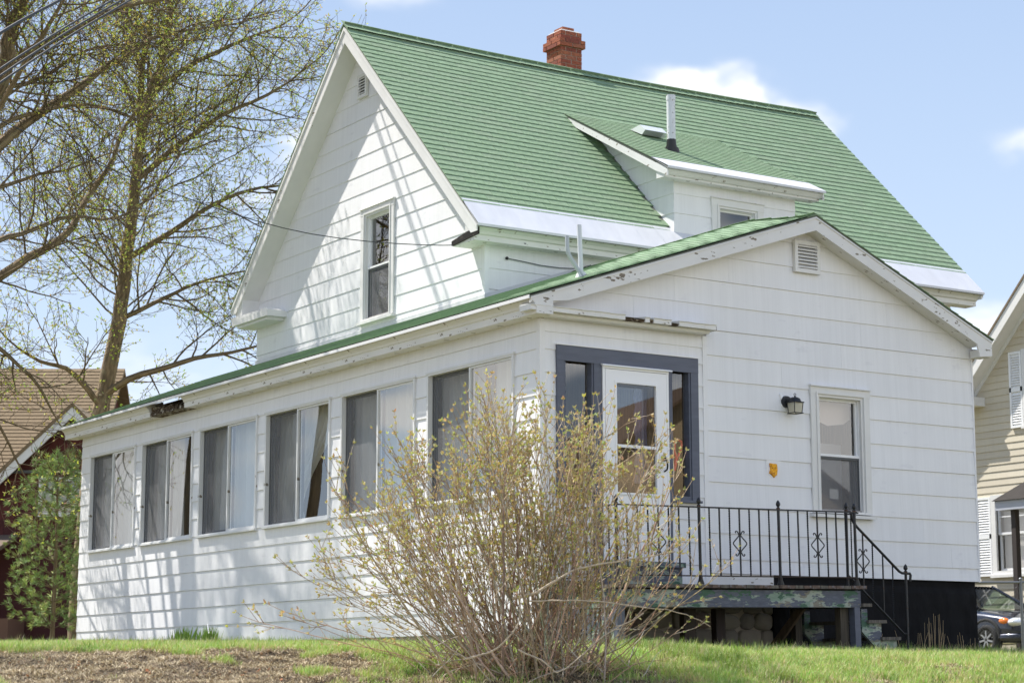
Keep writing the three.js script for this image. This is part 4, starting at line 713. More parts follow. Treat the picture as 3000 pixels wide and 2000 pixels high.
// wall lantern
{
  const l = thing('wall_lantern', 'black wall lantern with frosted panes beside the window', 'lantern');
  const black = std({ color: lin(0.014, 0.015, 0.018), roughness: 0.5 }), x = 3.30, y = 2.94;
  mesh(l, 'back_plate', new THREE.CylinderGeometry(0.062, 0.068, 0.03, 24).rotateX(Math.PI / 2).translate(x - 0.045, y + 0.02, 0.03), black);
  mesh(l, 'caulk', merge([0, 1, 2, 3, 4].map(k => new THREE.SphereGeometry(0.02 + 0.006 * (k % 2), 8, 6).scale(1, 1.2, 0.3).translate(x - 0.10 + 0.022 * Math.sin(k), y - 0.02 + k * 0.028, 0.012))), vinylWhite);
  mesh(l, 'arm', bars([{ pts: [[x - 0.045, y + 0.02, 0.04], [x - 0.04, y + 0.03, 0.09], [x - 0.02, y + 0.045, 0.12]], r0: 0.03, r1: 0.022 }], 10), black);
  const cx = x, cz = 0.12, b = y - 0.115, t = y + 0.005, r0 = 0.052, r1 = 0.062;
  const corner = (s, k) => [[-1, -1], [1, -1], [1, 1], [-1, 1]][k].map(v => v * s);
  mesh(l, 'cage', bars([0, 1, 2, 3].flatMap(k => { const [a, c] = corner(r0, k), [d, e] = corner(r1, k), [f, g] = corner(r0, (k + 1) % 4), [h, i] = corner(r1, (k + 1) % 4); return [{ pts: [[cx + a, b, cz + c], [cx + d, t, cz + e]], r0: 0.005 }, { pts: [[cx + a * 1.2, b, cz + c * 1.2], [cx + f * 1.2, b, cz + g * 1.2]], r0: 0.005 }, { pts: [[cx + d * 1.12, t, cz + e * 1.12], [cx + h * 1.12, t, cz + i * 1.12]], r0: 0.006 }]; }), 6), black);
  const pane = phys({ color: lin(0.75, 0.72, 0.60), roughness: 0.35, transmission: 0.6, thickness: 0 });
  for (let k = 0; k < 4; k++) { const [a, c] = corner(r0, k), [d, e] = corner(r1, k), [f, g] = corner(r0, (k + 1) % 4), [h, i] = corner(r1, (k + 1) % 4); mesh(l, 'pane', solid([[[cx + a, b, cz + c], [cx + f, b, cz + g], [cx + h, t, cz + i], [cx + d, t, cz + e]]]), pane); }
  mesh(l, 'roof', new THREE.LatheGeometry([[0.074, 0], [0.066, 0.014], [0.056, 0.038], [0.03, 0.052], [0.012, 0.058], [0.008, 0.07]].map(p => new THREE.Vector2(...p)), 20).translate(cx, t + 0.004, cz), black);
  mesh(l, 'hanging_ring', new THREE.TorusGeometry(0.014, 0.0035, 8, 18).translate(cx, t + 0.087, cz), black);
  mesh(l, 'bulb', new THREE.SphereGeometry(0.02, 12, 10).scale(1, 1.5, 1).translate(cx, b + 0.05, cz), vinylWhite);
}
{ // patch of orange foam filling a hole in the boards
  const R = rng(81), pts = [], n = 26, base = [[-0.055, 0.078], [0.05, 0.07], [0.058, 0.0], [0.048, -0.05], [0.008, -0.085], [-0.03, -0.055], [-0.062, -0.035], [-0.045, 0.0]];
  const pos = [], idx = []; const out = []; for (let i = 0; i < base.length; i++) { const a = base[i], b = base[(i + 1) % base.length]; for (let k = 0; k < 4; k++) out.push([lerp(a[0], b[0], k / 4) + (R() - 0.5) * 0.006, lerp(a[1], b[1], k / 4) + (R() - 0.5) * 0.006]); }
  const rings = [[1, 0.0], [0.97, 0.018], [0.8, 0.026], [0.5, 0.018], [0.2, 0.012]]; rings.forEach(([s, h]) => out.forEach(([a, b]) => pos.push(3.055 + a * s, 2.19 + b * s, 0.006 + h + (h ? (R() - 0.5) * 0.007 : 0))));
  const m = out.length; for (let r = 0; r + 1 < rings.length; r++) for (let i = 0; i < m; i++) { const a = r * m + i, b = r * m + (i + 1) % m; idx.push(a, b, b + m, a, b + m, a + m); }
  const c = pos.length / 3; pos.push(3.055, 2.19, 0.02); for (let i = 0; i < m; i++) idx.push((rings.length - 1) * m + i, (rings.length - 1) * m + (i + 1) % m, c);
  const g = new THREE.BufferGeometry(); g.setAttribute('position', new THREE.Float32BufferAttribute(pos, 3)); g.setIndex(idx); g.computeVertexNormals();
  const foamMap = texture(128, 0.15, (u, v) => { const n = fbm(u * 8, v * 8, 191, 4, 8, 8); return mixc([0.55, 0.28, 0.05], [0.98, 0.72, 0.16], smooth(0.25, 0.6, n)); });
  mesh(house, 'foam_patch', metric(g), std({ map: foamMap, roughness: 0.7 }));
  mesh(house, 'patch_board', box(2.96, 3.17, 2.06, 2.30, 0.0072, 0.0112), sidingTones[2]);
}
{ // cable stapled along the main wall above the porch
  const dot = [2.514, 5.30, ZF + 0.03];
  mesh(house, 'wall_cable', bars([{ pts: [dot, [2.75, 5.285, ZF + 0.03], [3.05, 5.262, ZF + 0.03], [3.35, 5.262, ZF + 0.03], [3.65, 5.285, ZF + 0.03], [3.84, 5.355, ZF + 0.028]], r0: 0.006 }, { pts: [[3.84, 5.355, ZF + 0.028], [3.79, 5.22, ZF + 0.028], [3.62, 5.14, ZF + 0.03], [3.3, 5.10, ZF + 0.03]], r0: 0.005 }], 6), darkFrame);
  mesh(house, 'insulator', new THREE.SphereGeometry(0.022, 12, 8).translate(...dot), iron);
}
{ // shade and card inside the wing window
  const sh = tag(mesh(scene, 'window_shade', sweep([[3.72, 3.12], [4.40, 3.12], [4.40, 2.86], [4.30, 2.80], [4.06, 2.77], [3.86, 2.83], [3.72, 2.94]], -0.22, -0.215, (a, b, t) => [a, b, t]), std({ color: lin(0.42, 0.36, 0.32), roughness: 0.95 })), 'brownish valance hanging inside the upper wing window', 'valance');
  const cl = tag(mesh(scene, 'drape', (() => { const n = 30, t = []; for (let i = 0; i < n; i++) { const x = k => 3.70 + 0.22 * k / n, z = k => -0.30 + 0.02 * Math.sin(k * 1.4); t.push([[x(i), 1.75, z(i)], [x(i + 1), 1.75, z(i + 1)], [x(i + 1), 3.12, z(i + 1)], [x(i), 3.12, z(i)]]); } const pos = []; for (const q of t) for (const k of [0, 1, 2, 0, 2, 3]) pos.push(...q[k]); const g = new THREE.BufferGeometry(); g.setAttribute('position', new THREE.Float32BufferAttribute(pos, 3)); g.computeVertexNormals(); return g; })(), std({ color: lin(0.22, 0.14, 0.10), roughness: 1, side: THREE.DoubleSide })), 'dark brown drape at the left inside the wing window', 'curtain');
  tag(mesh(scene, 'paper_card', box(3.98, 4.11, 1.93, 2.04, -0.118, -0.115), std({ color: lin(0.75, 0.74, 0.72), roughness: 0.8 })), 'small pale card behind the lower pane of the wing window', 'card');
  tag(mesh(scene, 'wall_cabinet', box(4.0, 4.6, 1.75, 2.62, -0.95, -0.6), std({ color: lin(0.55, 0.54, 0.54), roughness: 0.5 })), 'pale cupboard standing inside the wing window', 'cupboard');
}
// ---------------------------------------------------------------- the little deck before the door
const deck = thing('wooden_deck', 'low wooden deck with peeling slate and green paint before the white door', 'deck');
deck.rotation.z = 0.0165;
{
  const R = rng(91), y = 0.84;
  for (let x = 0.12, k = 0; x < 3.36; x += 0.1085, k++) { const b = mesh(deck, 'deck_board', merge([box(x, x + 0.1015, y - 0.036, y - 0.001 - 0.004 * R(), 0.03, 1.128 + 0.012 * R())]), k % 3 ? deckEnd : greyWood); }
  mesh(deck, 'rim_joist', box(0.165, 3.315, y - 0.225, y - 0.052, 1.055, 1.092), peelDeck);
  mesh(deck, 'rim_joist', box(0.165, 0.20, y - 0.225, y - 0.04, 0.06, 1.054), peelDeck);
  mesh(deck, 'rim_joist', box(3.28, 3.315, y - 0.225, y - 0.04, 0.06, 1.054), peelDeck);
  for (let x = 0.6; x < 3.2; x += 0.42) mesh(deck, 'joist', box(x, x + 0.04, y - 0.19, y - 0.038, 0.05, 1.053), brownWood);
  for (const [x, z, m, w] of [[0.17, 1.0, slate, 0.09], [1.33, 0.55, std({ color: lin(0.16, 0.11, 0.07), map: greyWoodMap }), 0.15], [1.78, 0.5, std({ color: lin(0.10, 0.045, 0.04), map: greyWoodMap }), 0.12], [2.80, 0.55, std({ color: lin(0.2, 0.17, 0.13), map: greyWoodMap }), 0.09], [3.10, 0.92, std({ color: lin(0.42, 0.38, 0.33), map: greyWoodMap }), 0.11], [3.22, 1.01, slate, 0.075]]) mesh(deck, 'post', box(x, x + w, -0.05, y - 0.226, z, z + 0.085), m);
  for (let z = 0.08; z < 1.0; z += 0.082) mesh(deck, 'skirt_slat', box(0.168, 0.185, 0.05 + 0.02 * R(), y - 0.228, z, z + 0.045), R() < 0.5 ? slate : peelDeck);
  mesh(deck, 'brace', alongX([[0.3, 0.15], [0.45, 0.15], [0.98, 0.60], [0.86, 0.60]], 2.62, 2.655), brownWood);
  // steps down to the right
  for (const z of [0.14, 1.052]) mesh(deck, 'stringer', alongZ([[3.318, 0.60], [3.40, 0.60], [3.40, 0.462], [3.59, 0.462], [3.59, 0.29], [3.80, 0.29], [3.80, 0.04], [3.68, 0.04], [3.318, 0.36]], z, z + 0.038), peelDeck);
  for (const [x0, x1, t] of [[3.318, 3.44, 0.655], [3.385, 3.64, 0.482], [3.57, 3.835, 0.305]]) mesh(deck, 'tread', box(x0, x1, t - 0.034, t, 0.10, 1.125), greyWood);
}
{ // rubble under the wall behind the deck
  const R = rng(95), st = [0, 1, 2, 3, 4].map(i => { const g = new THREE.IcosahedronGeometry(0.5, 2), p = g.attributes.position; for (let k = 0; k < p.count; k++) { const x = p.getX(k), y = p.getY(k), z = p.getZ(k), n = 0.8 + 0.4 * fbm(x * 2 + i * 7 + 10, y * 2 + z * 1.5 + 10, 400 + i, 3), f = v => Math.sign(v) * Math.pow(Math.abs(v) * 2, 0.45 + 0.1 * i) * 0.5; p.setXYZ(k, f(x) * n, f(y) * n, f(z) * n); } g.computeVertexNormals(); return metric(g); });
  const sm = [[0.24, 0.215, 0.185], [0.30, 0.265, 0.22], [0.22, 0.165, 0.14]].map(c => std({ color: lin(...c), roughness: 0.95 }));
  const back = mesh(house, 'stone_foundation', box(0.05, XS + 0.9, -0.3, 0.92, -0.30, -0.09), mortar);
  for (let y = -0.05, r = 0; y < 0.82; y += 0.17, r++) for (let x = 0.12 + 0.12 * (r % 2); x < 2.95; ) { const w = 0.18 + 0.22 * R(); const s = mesh(back, 'stone', st[Math.floor(R() * 5)], sm[Math.floor(R() * 3)]); s.position.set(x + w / 2, y + 0.08, -0.085); s.scale.set(w * 1.02, 0.18, 0.12); s.rotation.z = (R() - 0.5) * 0.25; x += w; }
  mesh(house, 'sill_board', box(2.14, XS + 0.9, 0.925, 1.043, -0.10, -0.004), trimWorn);
}
// wrought-iron work
function twisted(p0, p1, s, turns) {
  const n = Math.max(2, Math.round(turns * 8)), polys = [], at = k => { const t = k / n, a = t * turns * Math.PI * 2 + Math.PI / 4; return [0, 1, 2, 3].map(i => [lerp(p0[0], p1[0], t) + s * Math.cos(a + i * Math.PI / 2), lerp(p0[1], p1[1], t), lerp(p0[2], p1[2], t) + s * Math.sin(a + i * Math.PI / 2)]); };
  for (let k = 0; k < n; k++) { const a = at(k), b = at(k + 1); for (let i = 0; i < 4; i++) { const j = (i + 1) % 4; polys.push([a[i], b[i], b[j], a[j]]); } }
  polys.push(at(0), at(n).reverse()); return solid(polys);
}
const finialGeo = new THREE.LatheGeometry([[0.0, 0], [0.018, 0], [0.02, 0.008], [0.011, 0.014], [0.011, 0.02], [0.019, 0.028], [0.0235, 0.042], [0.021, 0.058], [0.013, 0.074], [0.004, 0.085], [0, 0.087]].map(p => new THREE.Vector2(...p)), 16);
const scrollHalf = [[.050, .106], [.058, .114], [.052, .124], [.040, .125], [.029, .117], [.019, .10], [.010, .082], [.030, .060], [.072, .022], [.086, .006], [.086, -.006], [.072, -.022], [.030, -.060], [.010, -.082], [.019, -.10], [.029, -.117], [.040, -.125], [.052, -.124], [.058, -.114], [.050, -.106]];
function scroll(parent, x, y, z, dx, dz) { return mesh(parent, 'scroll', bars([1, -1].map(s => ({ pts: scrollHalf.map(([a, b]) => [x + s * a * dx, y + b, z + s * a * dz]), r0: 0.0062 })), 6), iron); }
function ironPost(parent, x, y0, y1, z, foot = true) {
  const p = mesh(parent, 'post', bars([{ pts: [[x, y0, z], [x, y1, z]], r0: 0.0155 }], 12), iron);
  const f = mesh(p, 'finial', finialGeo, iron); f.position.set(x, y1, z);
  if (foot) mesh(p, 'foot', bars([{ pts: [[x, y0, z], [x, y0 + 0.012, z], [x, y0 + 0.05, z], [x, y0 + 0.075, z]], rad: k => [0.036, 0.034, 0.022, 0.019][Math.round(k * 3)] }], 10), iron);
  mesh(p, 'rust_band', bars([{ pts: [[x, y1 - 0.006, z], [x, y1 + 0.004, z]], r0: 0.019 }], 10), ironRust);
}
{
  const r = thing('iron_railing', 'black wrought iron railing with scrolls along the front of the deck', 'railing'); r.rotation.z = 0.0165;
  const z = 1.075, y0 = 0.842, yb = 0.925, yt = 1.61, xs = [0.19, 1.212, 2.245, 3.285], R = rng(97);
  for (const x of xs) ironPost(r, x, y0, yt + 0.012, z);
  mesh(r, 'top_rail', box(xs[0], xs[3] + 0.03, yt - 0.007, yt + 0.007, z - 0.016, z + 0.016), iron);
  mesh(r, 'bottom_rail', box(xs[0], xs[3], yb - 0.006, yb + 0.006, z - 0.013, z + 0.013), std({ color: lin(0.05, 0.032, 0.022), roughness: 0.8, map: iron.map }));
  for (let i = 0; i < 3; i++) for (let k = 1; k < 8; k++) { const x = lerp(xs[i], xs[i + 1], k / 8); mesh(r, 'baluster', k % 2 ? twisted([x, yb + 0.006, z], [x, yt - 0.007, z], 0.0095, 7) : box(x - 0.0065, x + 0.0065, yb + 0.006, yt - 0.007, z - 0.0065, z + 0.0065), iron); if (k === 4) scroll(r, x, 1.255, z, 1, 0); }
  // left end, running back to the wall
  mesh(r, 'top_rail', box(0.174, 0.206, yt - 0.007, yt + 0.007, 0.05, z - 0.017), iron); mesh(r, 'bottom_rail', box(0.177, 0.203, yb - 0.006, yb + 0.006, 0.05, z - 0.014), iron);
  for (let k = 1; k < 8; k++) { const q = lerp(0.05, z, k / 8); mesh(r, 'baluster', k % 2 ? twisted([0.19, yb + 0.006, q], [0.19, yt - 0.007, q], 0.0095, 7) : box(0.1835, 0.1965, yb + 0.006, yt - 0.007, q - 0.0065, q + 0.0065), iron); }
  const s = thing('stair_railing', 'black iron handrail sloping down beside the deck steps', 'railing');
  const q = 0.87, X = 3.33, NX = 4.165;
  ironPost(s, X, 0.895, 1.70, q, false);
  ironPost(s, NX, 0.12, 1.07, q, false);
  mesh(s, 'handrail', bars([{ pts: [[X, 1.692, q], [3.385, 1.69, q], [3.402, 1.67, q], [3.41, 1.63, q], [3.43, 1.58, q], [3.48, 1.53, q], [4.07, 1.075, q], [4.11, 1.058, q], [4.16, 1.056, q], [4.225, 1.056, q], [4.236, 1.04, q], [4.226, 0.975, q]], r0: 0.0145 }], 8), iron);
  mesh(s, 'lower_rail', bars([{ pts: [[X, 1.02, q], [3.38, 0.985, q], [4.11, 0.41, q], [NX, 0.405, q]], r0: 0.0105 }], 6), iron);
  mesh(s, 'link_bar', merge([box(X - 0.008, X + 0.008, 1.655, 1.668, q, z - 0.02), box(X - 0.008, X + 0.008, 0.972, 0.984, q, z - 0.02)]), iron);
  for (const w of [0.94, 1.01]) mesh(s, 'baluster', twisted([X, 0.984, w], [X, 1.655, w], 0.0085, 7), iron);
  [[3.555, 0], [3.69, 1], [3.835, 0], [3.975, 1]].forEach(([x, t], i) => { const top = 1.475 - (x - 3.55) * 0.771 - 0.01, bot = 0.985 - (x - 3.38) * 0.788; mesh(s, 'baluster', t ? twisted([x, bot, q], [x, top, q], 0.009, 7) : box(x - 0.006, x + 0.006, bot, top, q - 0.006, q + 0.006), iron); });
  scroll(s, 3.555, 1.17, q, 1, 0);
}
// ---------------------------------------------------------------- plants
class Sticks { constructor(sides) { this.p = []; this.n = []; this.u = []; this.i = []; this.c = []; this.s = sides; } add(pts, r0, r1, sides = this.s, col) { tubeInto(this.p, this.n, this.u, this.i, pts, k => lerp(r0, r1, k), sides, false); if (col) while (this.c.length < this.p.length) this.c.push(...col); } geo() { const g = new THREE.BufferGeometry(); if (this.c.length) g.setAttribute('color', new THREE.Float32BufferAttribute(this.c, 3)); g.setAttribute('position', new THREE.Float32BufferAttribute(this.p, 3)); g.setAttribute('normal', new THREE.Float32BufferAttribute(this.n, 3)); g.setAttribute('uv', new THREE.Float32BufferAttribute(this.u, 2)); g.setIndex(this.i); return g; } }
class Leaves { constructor() { this.p = []; this.c = []; }
  leaf(x, y, z, dx, dy, dz, len, wid, col, R) {      // a small pointed leaf folded along its rib
    let ux = R() - 0.5, uy = R() - 0.5, uz = R() - 0.5; const d = ux * dx + uy * dy + uz * dz; ux -= d * dx; uy -= d * dy; uz -= d * dz; const m = Math.hypot(ux, uy, uz) || 1; ux *= wid / m; uy *= wid / m; uz *= wid / m;
    const vx = (dy * uz - dz * uy) * 0.35, vy = (dz * ux - dx * uz) * 0.35, vz = (dx * uy - dy * ux) * 0.35;
    const T = [x + dx * len, y + dy * len, z + dz * len], A = [x + dx * len * 0.45 + ux + vx, y + dy * len * 0.45 + uy + vy, z + dz * len * 0.45 + uz + vz], B = [x + dx * len * 0.45 - ux + vx, y + dy * len * 0.45 - uy + vy, z + dz * len * 0.45 - uz + vz];
    this.p.push(x, y, z, ...A, ...T, x, y, z, ...T, ...B); for (let k = 0; k < 6; k++) this.c.push(...col);
  }
  geo() { const g = new THREE.BufferGeometry(); g.setAttribute('position', new THREE.Float32BufferAttribute(this.p, 3)); g.setAttribute('color', new THREE.Float32BufferAttribute(this.c, 3)); g.computeVertexNormals(); return g; } }
const leafMat = phys({ color: 0xffffff, vertexColors: true, roughness: 0.8, transmission: 0.45, thickness: 0 });
const stemCols = [[0.56, 0.42, 0.27], [0.46, 0.31, 0.20], [0.64, 0.52, 0.37], [0.36, 0.24, 0.15], [0.56, 0.50, 0.41], [0.50, 0.38, 0.23]];
const twigMat = std({ color: 0xffffff, vertexColors: true, roughness: 0.85, map: texture(128, [1, 0.3], (u, v) => { const n = fbm(u * 6, v * 8, 501, 4, 6, 8); return grey(0.7 + 0.45 * n); }) });
const barkMap = texture(512, [1, 0.9], (u, v) => { const n = fbm(u * 22, v * 6, 505, 5, 22, 6), l = smooth(0.60, 0.72, fbm(u * 7, v * 9, 509, 4, 7, 9)); const b = 0.74 + 0.6 * (n - 0.45); return mixc([b, b * 0.94, b * 0.85], [0.78, 0.80, 0.70], l * 0.5); });
const barkMat = std({ color: lin(0.40, 0.335, 0.245), map: barkMap, bumpMap: barkMap, bumpScale: 0.02, roughness: 0.95 });
const unit = (x, y, z) => { const m = Math.hypot(x, y, z) || 1; return [x / m, y / m, z / m]; };
function turn(d, ang, az) { // a direction at angle ang from d, at azimuth az about it
  const a = Math.abs(d[1]) < 0.9 ? unit(-d[2], 0, d[0]) : [1, 0, 0], b = [d[1] * a[2] - d[2] * a[1], d[2] * a[0] - d[0] * a[2], d[0] * a[1] - d[1] * a[0]], c = Math.cos(ang), s = Math.sin(ang);
  return [0, 1, 2].map(i => d[i] * c + (a[i] * Math.cos(az) + b[i] * Math.sin(az)) * s);
}
// the lilac by the porch corner: a dense stand of bare stems with opening buds
{
  const R = rng(1001), bush = thing('lilac_bush', 'bare twiggy bush with opening yellow green buds at the porch corner', 'bush');
  const stems = new Sticks(5), twigs = new Sticks(3), buds = new Leaves(), CX = -1.905, CZ = 2.684;
  const rx = 0.841, rz = 0.541, fx = -0.541, fz = 0.841;         // along the wall of stems, and towards the street
  const budCols = [[0.56, 0.52, 0.15], [0.62, 0.55, 0.20], [0.50, 0.50, 0.12], [0.52, 0.38, 0.18], [0.66, 0.61, 0.27]];
  const pair = (p, d, s) => { const n = 2 + (R() < 0.5 ? 1 : 0), az = R() * 6.28; for (let k = 0; k < n; k++) { const q = turn(d, 0.35 + 0.5 * R(), az + k * 6.28 / n); buds.leaf(p[0], p[1], p[2], ...q, s * (0.7 + 0.7 * R()), s * 0.28, budCols[Math.floor(R() * 5)].map(c => c * (0.8 + 0.4 * R())), R); } };
  const path = (p, d, len, n, bend, up) => { const pts = [p]; let q = d.slice(); for (let i = 0; i < n; i++) { q = unit(q[0] + (R() - 0.5) * bend, q[1] + (R() - 0.5) * bend + up, q[2] + (R() - 0.5) * bend); const l = pts[pts.length - 1]; pts.push([l[0] + q[0] * len / n, l[1] + q[1] * len / n, l[2] + q[2] * len / n]); } return pts; };
  const at = (pts, t) => { const k = t * (pts.length - 1), i = Math.min(pts.length - 2, Math.floor(k)), f = k - i; return [0, 1, 2].map(c => lerp(pts[i][c], pts[i + 1][c], f)); };
  const dirAt = (pts, t) => { const i = Math.min(pts.length - 2, Math.floor(t * (pts.length - 1))); return unit(pts[i + 1][0] - pts[i][0], pts[i + 1][1] - pts[i][1], pts[i + 1][2] - pts[i][2]); };
  const twig = (p, d, len, deep) => {
    const pts = path(p, d, len, 3, 0.28, 0.10); twigs.add(pts, 0.0042 * (deep ? 0.8 : 1.1), 0.0018, 3, stemCols[Math.floor(R() * 6)]);
    for (let t = 0.3; t < 1; t += 0.075 / len) if (R() < 0.42) pair(at(pts, t), dirAt(pts, t), 0.028);
    pair(pts[3], dirAt(pts, 0.99), 0.034); if (R() < 0.6) pair(pts[3], dirAt(pts, 0.99), 0.03);
    if (!deep) for (let k = 0; k < 2; k++) if (R() < 0.75) { const t = 0.35 + 0.55 * R(); twig(at(pts, t), turn(dirAt(pts, t), 0.5 + 0.3 * R(), R() * 6.28), len * (0.3 + 0.3 * R()), true); }
  };
  for (let s = 0; s < 275; s++) {
    const thick = s < 46, a = (R() * 2 - 1) * (0.22 + 0.5 * R()) - 0.02, b = (R() + R() - 1) * 0.45;
    const x = CX + rx * a + fx * b, z = CZ + rz * a + fz * b, y = groundY(x, z) - 0.03;
    const wild = !thick && R() < 0.45, th = clamp(a * 0.55 - 0.10 + (R() - 0.5) * (wild ? 2.1 : 0.75) - (R() < 0.26 ? 0.8 * R() : 0) + (R() < 0.16 ? 0.6 * R() : 0), -1.28, 1.12), fore = b * 0.5 + (R() - 0.5) * 0.5;
    const reach = th < 0 ? lerp(2.35, 2.0, clamp(-th / 1.1)) : lerp(2.40, 1.72, clamp(th / 0.8));
    const d = unit(rx * Math.sin(th) + fx * fore, Math.cos(th), rz * Math.sin(th) + fz * fore);
    const len = reach * (thick ? 0.72 + 0.28 * R() : 0.30 + 0.66 * R()), col = stemCols[Math.floor(R() * 6)].map(c => c * (0.85 + 0.3 * R()));
    const pts = path([x, y, z], d, len, 10, thick ? 0.16 : 0.24, 0.03 + 0.02 * R());
    stems.add(pts, thick ? 0.008 + 0.008 * R() : 0.0034 + 0.003 * R(), 0.0024, 5, col);
    const n = Math.round(len * (thick ? 5.2 : 3.2));
    for (let k = 0; k < n; k++) { const t = 0.34 + 0.65 * Math.sqrt(R()); const dd = dirAt(pts, Math.min(0.98, t)); twig(at(pts, t), unit(...turn(dd, 0.40 + 0.45 * R(), R() * 6.28).map((v, i) => i === 1 ? v + 0.12 : v)), (0.14 + 0.30 * R()) * (1.15 - 0.45 * t) * 1.25, !thick && R() < 0.6); }
    twig(pts[10], dirAt(pts, 0.99), 0.14 + 0.14 * R(), true);
  }
  for (let s = 0; s < 150; s++) { // tangled dead wood low in the clump
    const a = (R() * 2 - 1) * 0.95, b = (R() + R() - 1) * 0.6, x = CX + rx * a + fx * b, z = CZ + rz * a + fz * b, y = groundY(x, z) + 0.5 * R() * R(), q = R() * 6.28;
    stems.add(path([x, y, z], unit(Math.cos(q), 0.25 + 0.8 * R(), Math.sin(q)), 0.25 + 0.6 * R(), 5, 0.5, 0.03), 0.003 + 0.003 * R(), 0.002, 4, stemCols[3 + Math.floor(R() * 2)]);
  }
  mesh(bush, 'stems', stems.geo(), twigMat).userData.kind = 'stuff';
  mesh(bush, 'twigs', twigs.geo(), twigMat).userData.kind = 'stuff';
  mesh(bush, 'buds', buds.geo(), leafMat).userData.kind = 'stuff';
  // old bent limbs lying through the stems
  const limb = (pts, r0, r1) => { const c = new THREE.CatmullRomCurve3(pts.map(p => new THREE.Vector3(CX + 0.95 * (rx * p[0] + fx * p[2]), p[1] - 0.03, CZ + 0.95 * (rz * p[0] + fz * p[2])))); const st = new Sticks(7); st.add(c.getPoints(18).map(v => [v.x + (R() - 0.5) * 0.012, v.y + (R() - 0.5) * 0.012, v.z]), r0, r1, 7, stemCols[2]); mesh(bush, 'limb', st.geo(), twigMat); };
  limb([[-0.15, 0.62, 0.45], [0.05, 0.66, 0.5], [0.2, 0.75, 0.5], [0.42, 0.86, 0.45], [0.8, 0.93, 0.35], [1.3, 1.02, 0.2]], 0.014, 0.006);
  limb([[-0.55, 0.12, 0.5], [-0.3, 0.2, 0.55], [-0.12, 0.38, 0.55], [-0.08, 0.55, 0.5], [-0.14, 0.75, 0.45]], 0.010, 0.005);
  limb([[-0.1, 0.20, 0.6], [0.12, 0.10, 0.62], [0.24, 0.02, 0.62], [0.6, 0.28, 0.5], [1.0, 0.5, 0.4]], 0.008, 0.004);
  limb([[0.0, 0.60, 0.5], [0.45, 0.60, 0.5], [0.9, 0.56, 0.42], [1.35, 0.5, 0.3], [1.6, 0.40, 0.2]], 0.007, 0.003);
}
// turf: tufts of young blades, dry straw between, last year's leaves on the bare earth
function scatter(name, geo, mat, count, seed, pick, place, label, category) {
  const R = rng(seed), list = []; let tries = 0;
  while (list.length < count && tries++ < count * 12) { const s = lerp(-5.6, 5.8, R()), w = R() < 0.78 ? lerp(-4.4, -1.7, R()) : lerp(-1.7, 7.5, R()), x = 0.541 * w + 0.841 * (s - 0.29), z = -0.841 * w + 0.541 * (s - 0.29); if (x > -0.03 && x < XW + 0.05 && z < 0.06 && z > -13) continue; if (x > 0.22 && x < 3.3 && z < 1.0 && z > 0) continue; const ok = pick(x, z, R, w); if (ok) list.push([x, z, ok]); }
  const m = new THREE.InstancedMesh(geo, mat, list.length), o = new THREE.Object3D(), c = new THREE.Color();
  list.forEach(([x, z, k], i) => { o.position.set(x, groundY(x, z) - 0.004, z); o.rotation.set(0, R() * 6.28, 0); o.scale.setScalar(1); place(o, R, k, c); o.updateMatrix(); m.setMatrixAt(i, o.matrix); m.setColorAt(i, c); });
  m.name = name; m.castShadow = m.receiveShadow = true; scene.add(m); return tag(m, label, category, null, 'stuff');
}
function tuft(n, h, w, seed, spread, flop) {
  const R = rng(seed), pos = [];
  for (let k = 0; k < n; k++) {
    const a = R() * 6.28, r = spread * Math.sqrt(R()), x = Math.cos(a) * r, z = Math.sin(a) * r, b = R() * 6.28, l = h * (0.5 + 0.7 * R()), f = flop * (0.3 + R()), q = b + 1.57, W = w * (0.7 + 0.6 * R());
    const P = t => [x + Math.cos(b) * f * l * t * t, l * t * (1 - 0.35 * f * t), z + Math.sin(b) * f * l * t * t], o = s => [Math.cos(q) * W * s, Math.sin(q) * W * s];
    const p0 = P(0), p1 = P(0.5), p2 = P(1), A = (p, s) => [p[0] + o(s)[0], p[1], p[2] + o(s)[1]];
    pos.push(...A(p0, -1), ...A(p0, 1), ...A(p1, 0.8), ...A(p0, -1), ...A(p1, 0.8), ...A(p1, -0.8), ...A(p1, -0.8), ...A(p1, 0.8), ...p2);
  }
  const g = new THREE.BufferGeometry(); g.setAttribute('position', new THREE.Float32BufferAttribute(pos, 3)); g.computeVertexNormals(); return g;
}
const bladeMat = phys({ color: 0xffffff, roughness: 0.75, transmission: 0.45, thickness: 0 });
scatter('grass', tuft(9, 0.062, 0.0021, 21, 0.05, 0.6), bladeMat, 52000, 2001, (x, z, R, w) => R() > bareness(x, z) * 1.02 && R() < 2.6 * (fbm(x * 1.8, z * 1.8, 411, 4) - 0.22), (o, R, k, c) => { o.scale.setScalar(0.5 + 0.9 * R()); const t = R(); t < 0.66 ? c.setRGB(0.30 + 0.15 * R(), 0.47 + 0.16 * R(), 0.08 + 0.04 * R()) : c.setRGB(0.58 + 0.14 * R(), 0.52 + 0.1 * R(), 0.28); }, 'young spring grass on the bank before the house', 'grass');
scatter('tall_grass', tuft(9, 0.12, 0.0028, 23, 0.045, 0.45), bladeMat, 3200, 2003, (x, z, R, w) => bareness(x, z) < 0.6 && (Math.abs(z - 1.12) < 0.3 && x > 0 || (x > 3.4 && z < 0.6) || (x < -0.02 && x > -0.42) || R() < 0.06), (o, R, k, c) => { o.scale.setScalar(0.6 + 0.6 * R()); R() < 0.8 ? c.setRGB(0.22 + 0.10 * R(), 0.34 + 0.1 * R(), 0.06) : c.setRGB(0.48, 0.42, 0.24); }, 'longer grass along the foot of the walls and deck', 'grass');
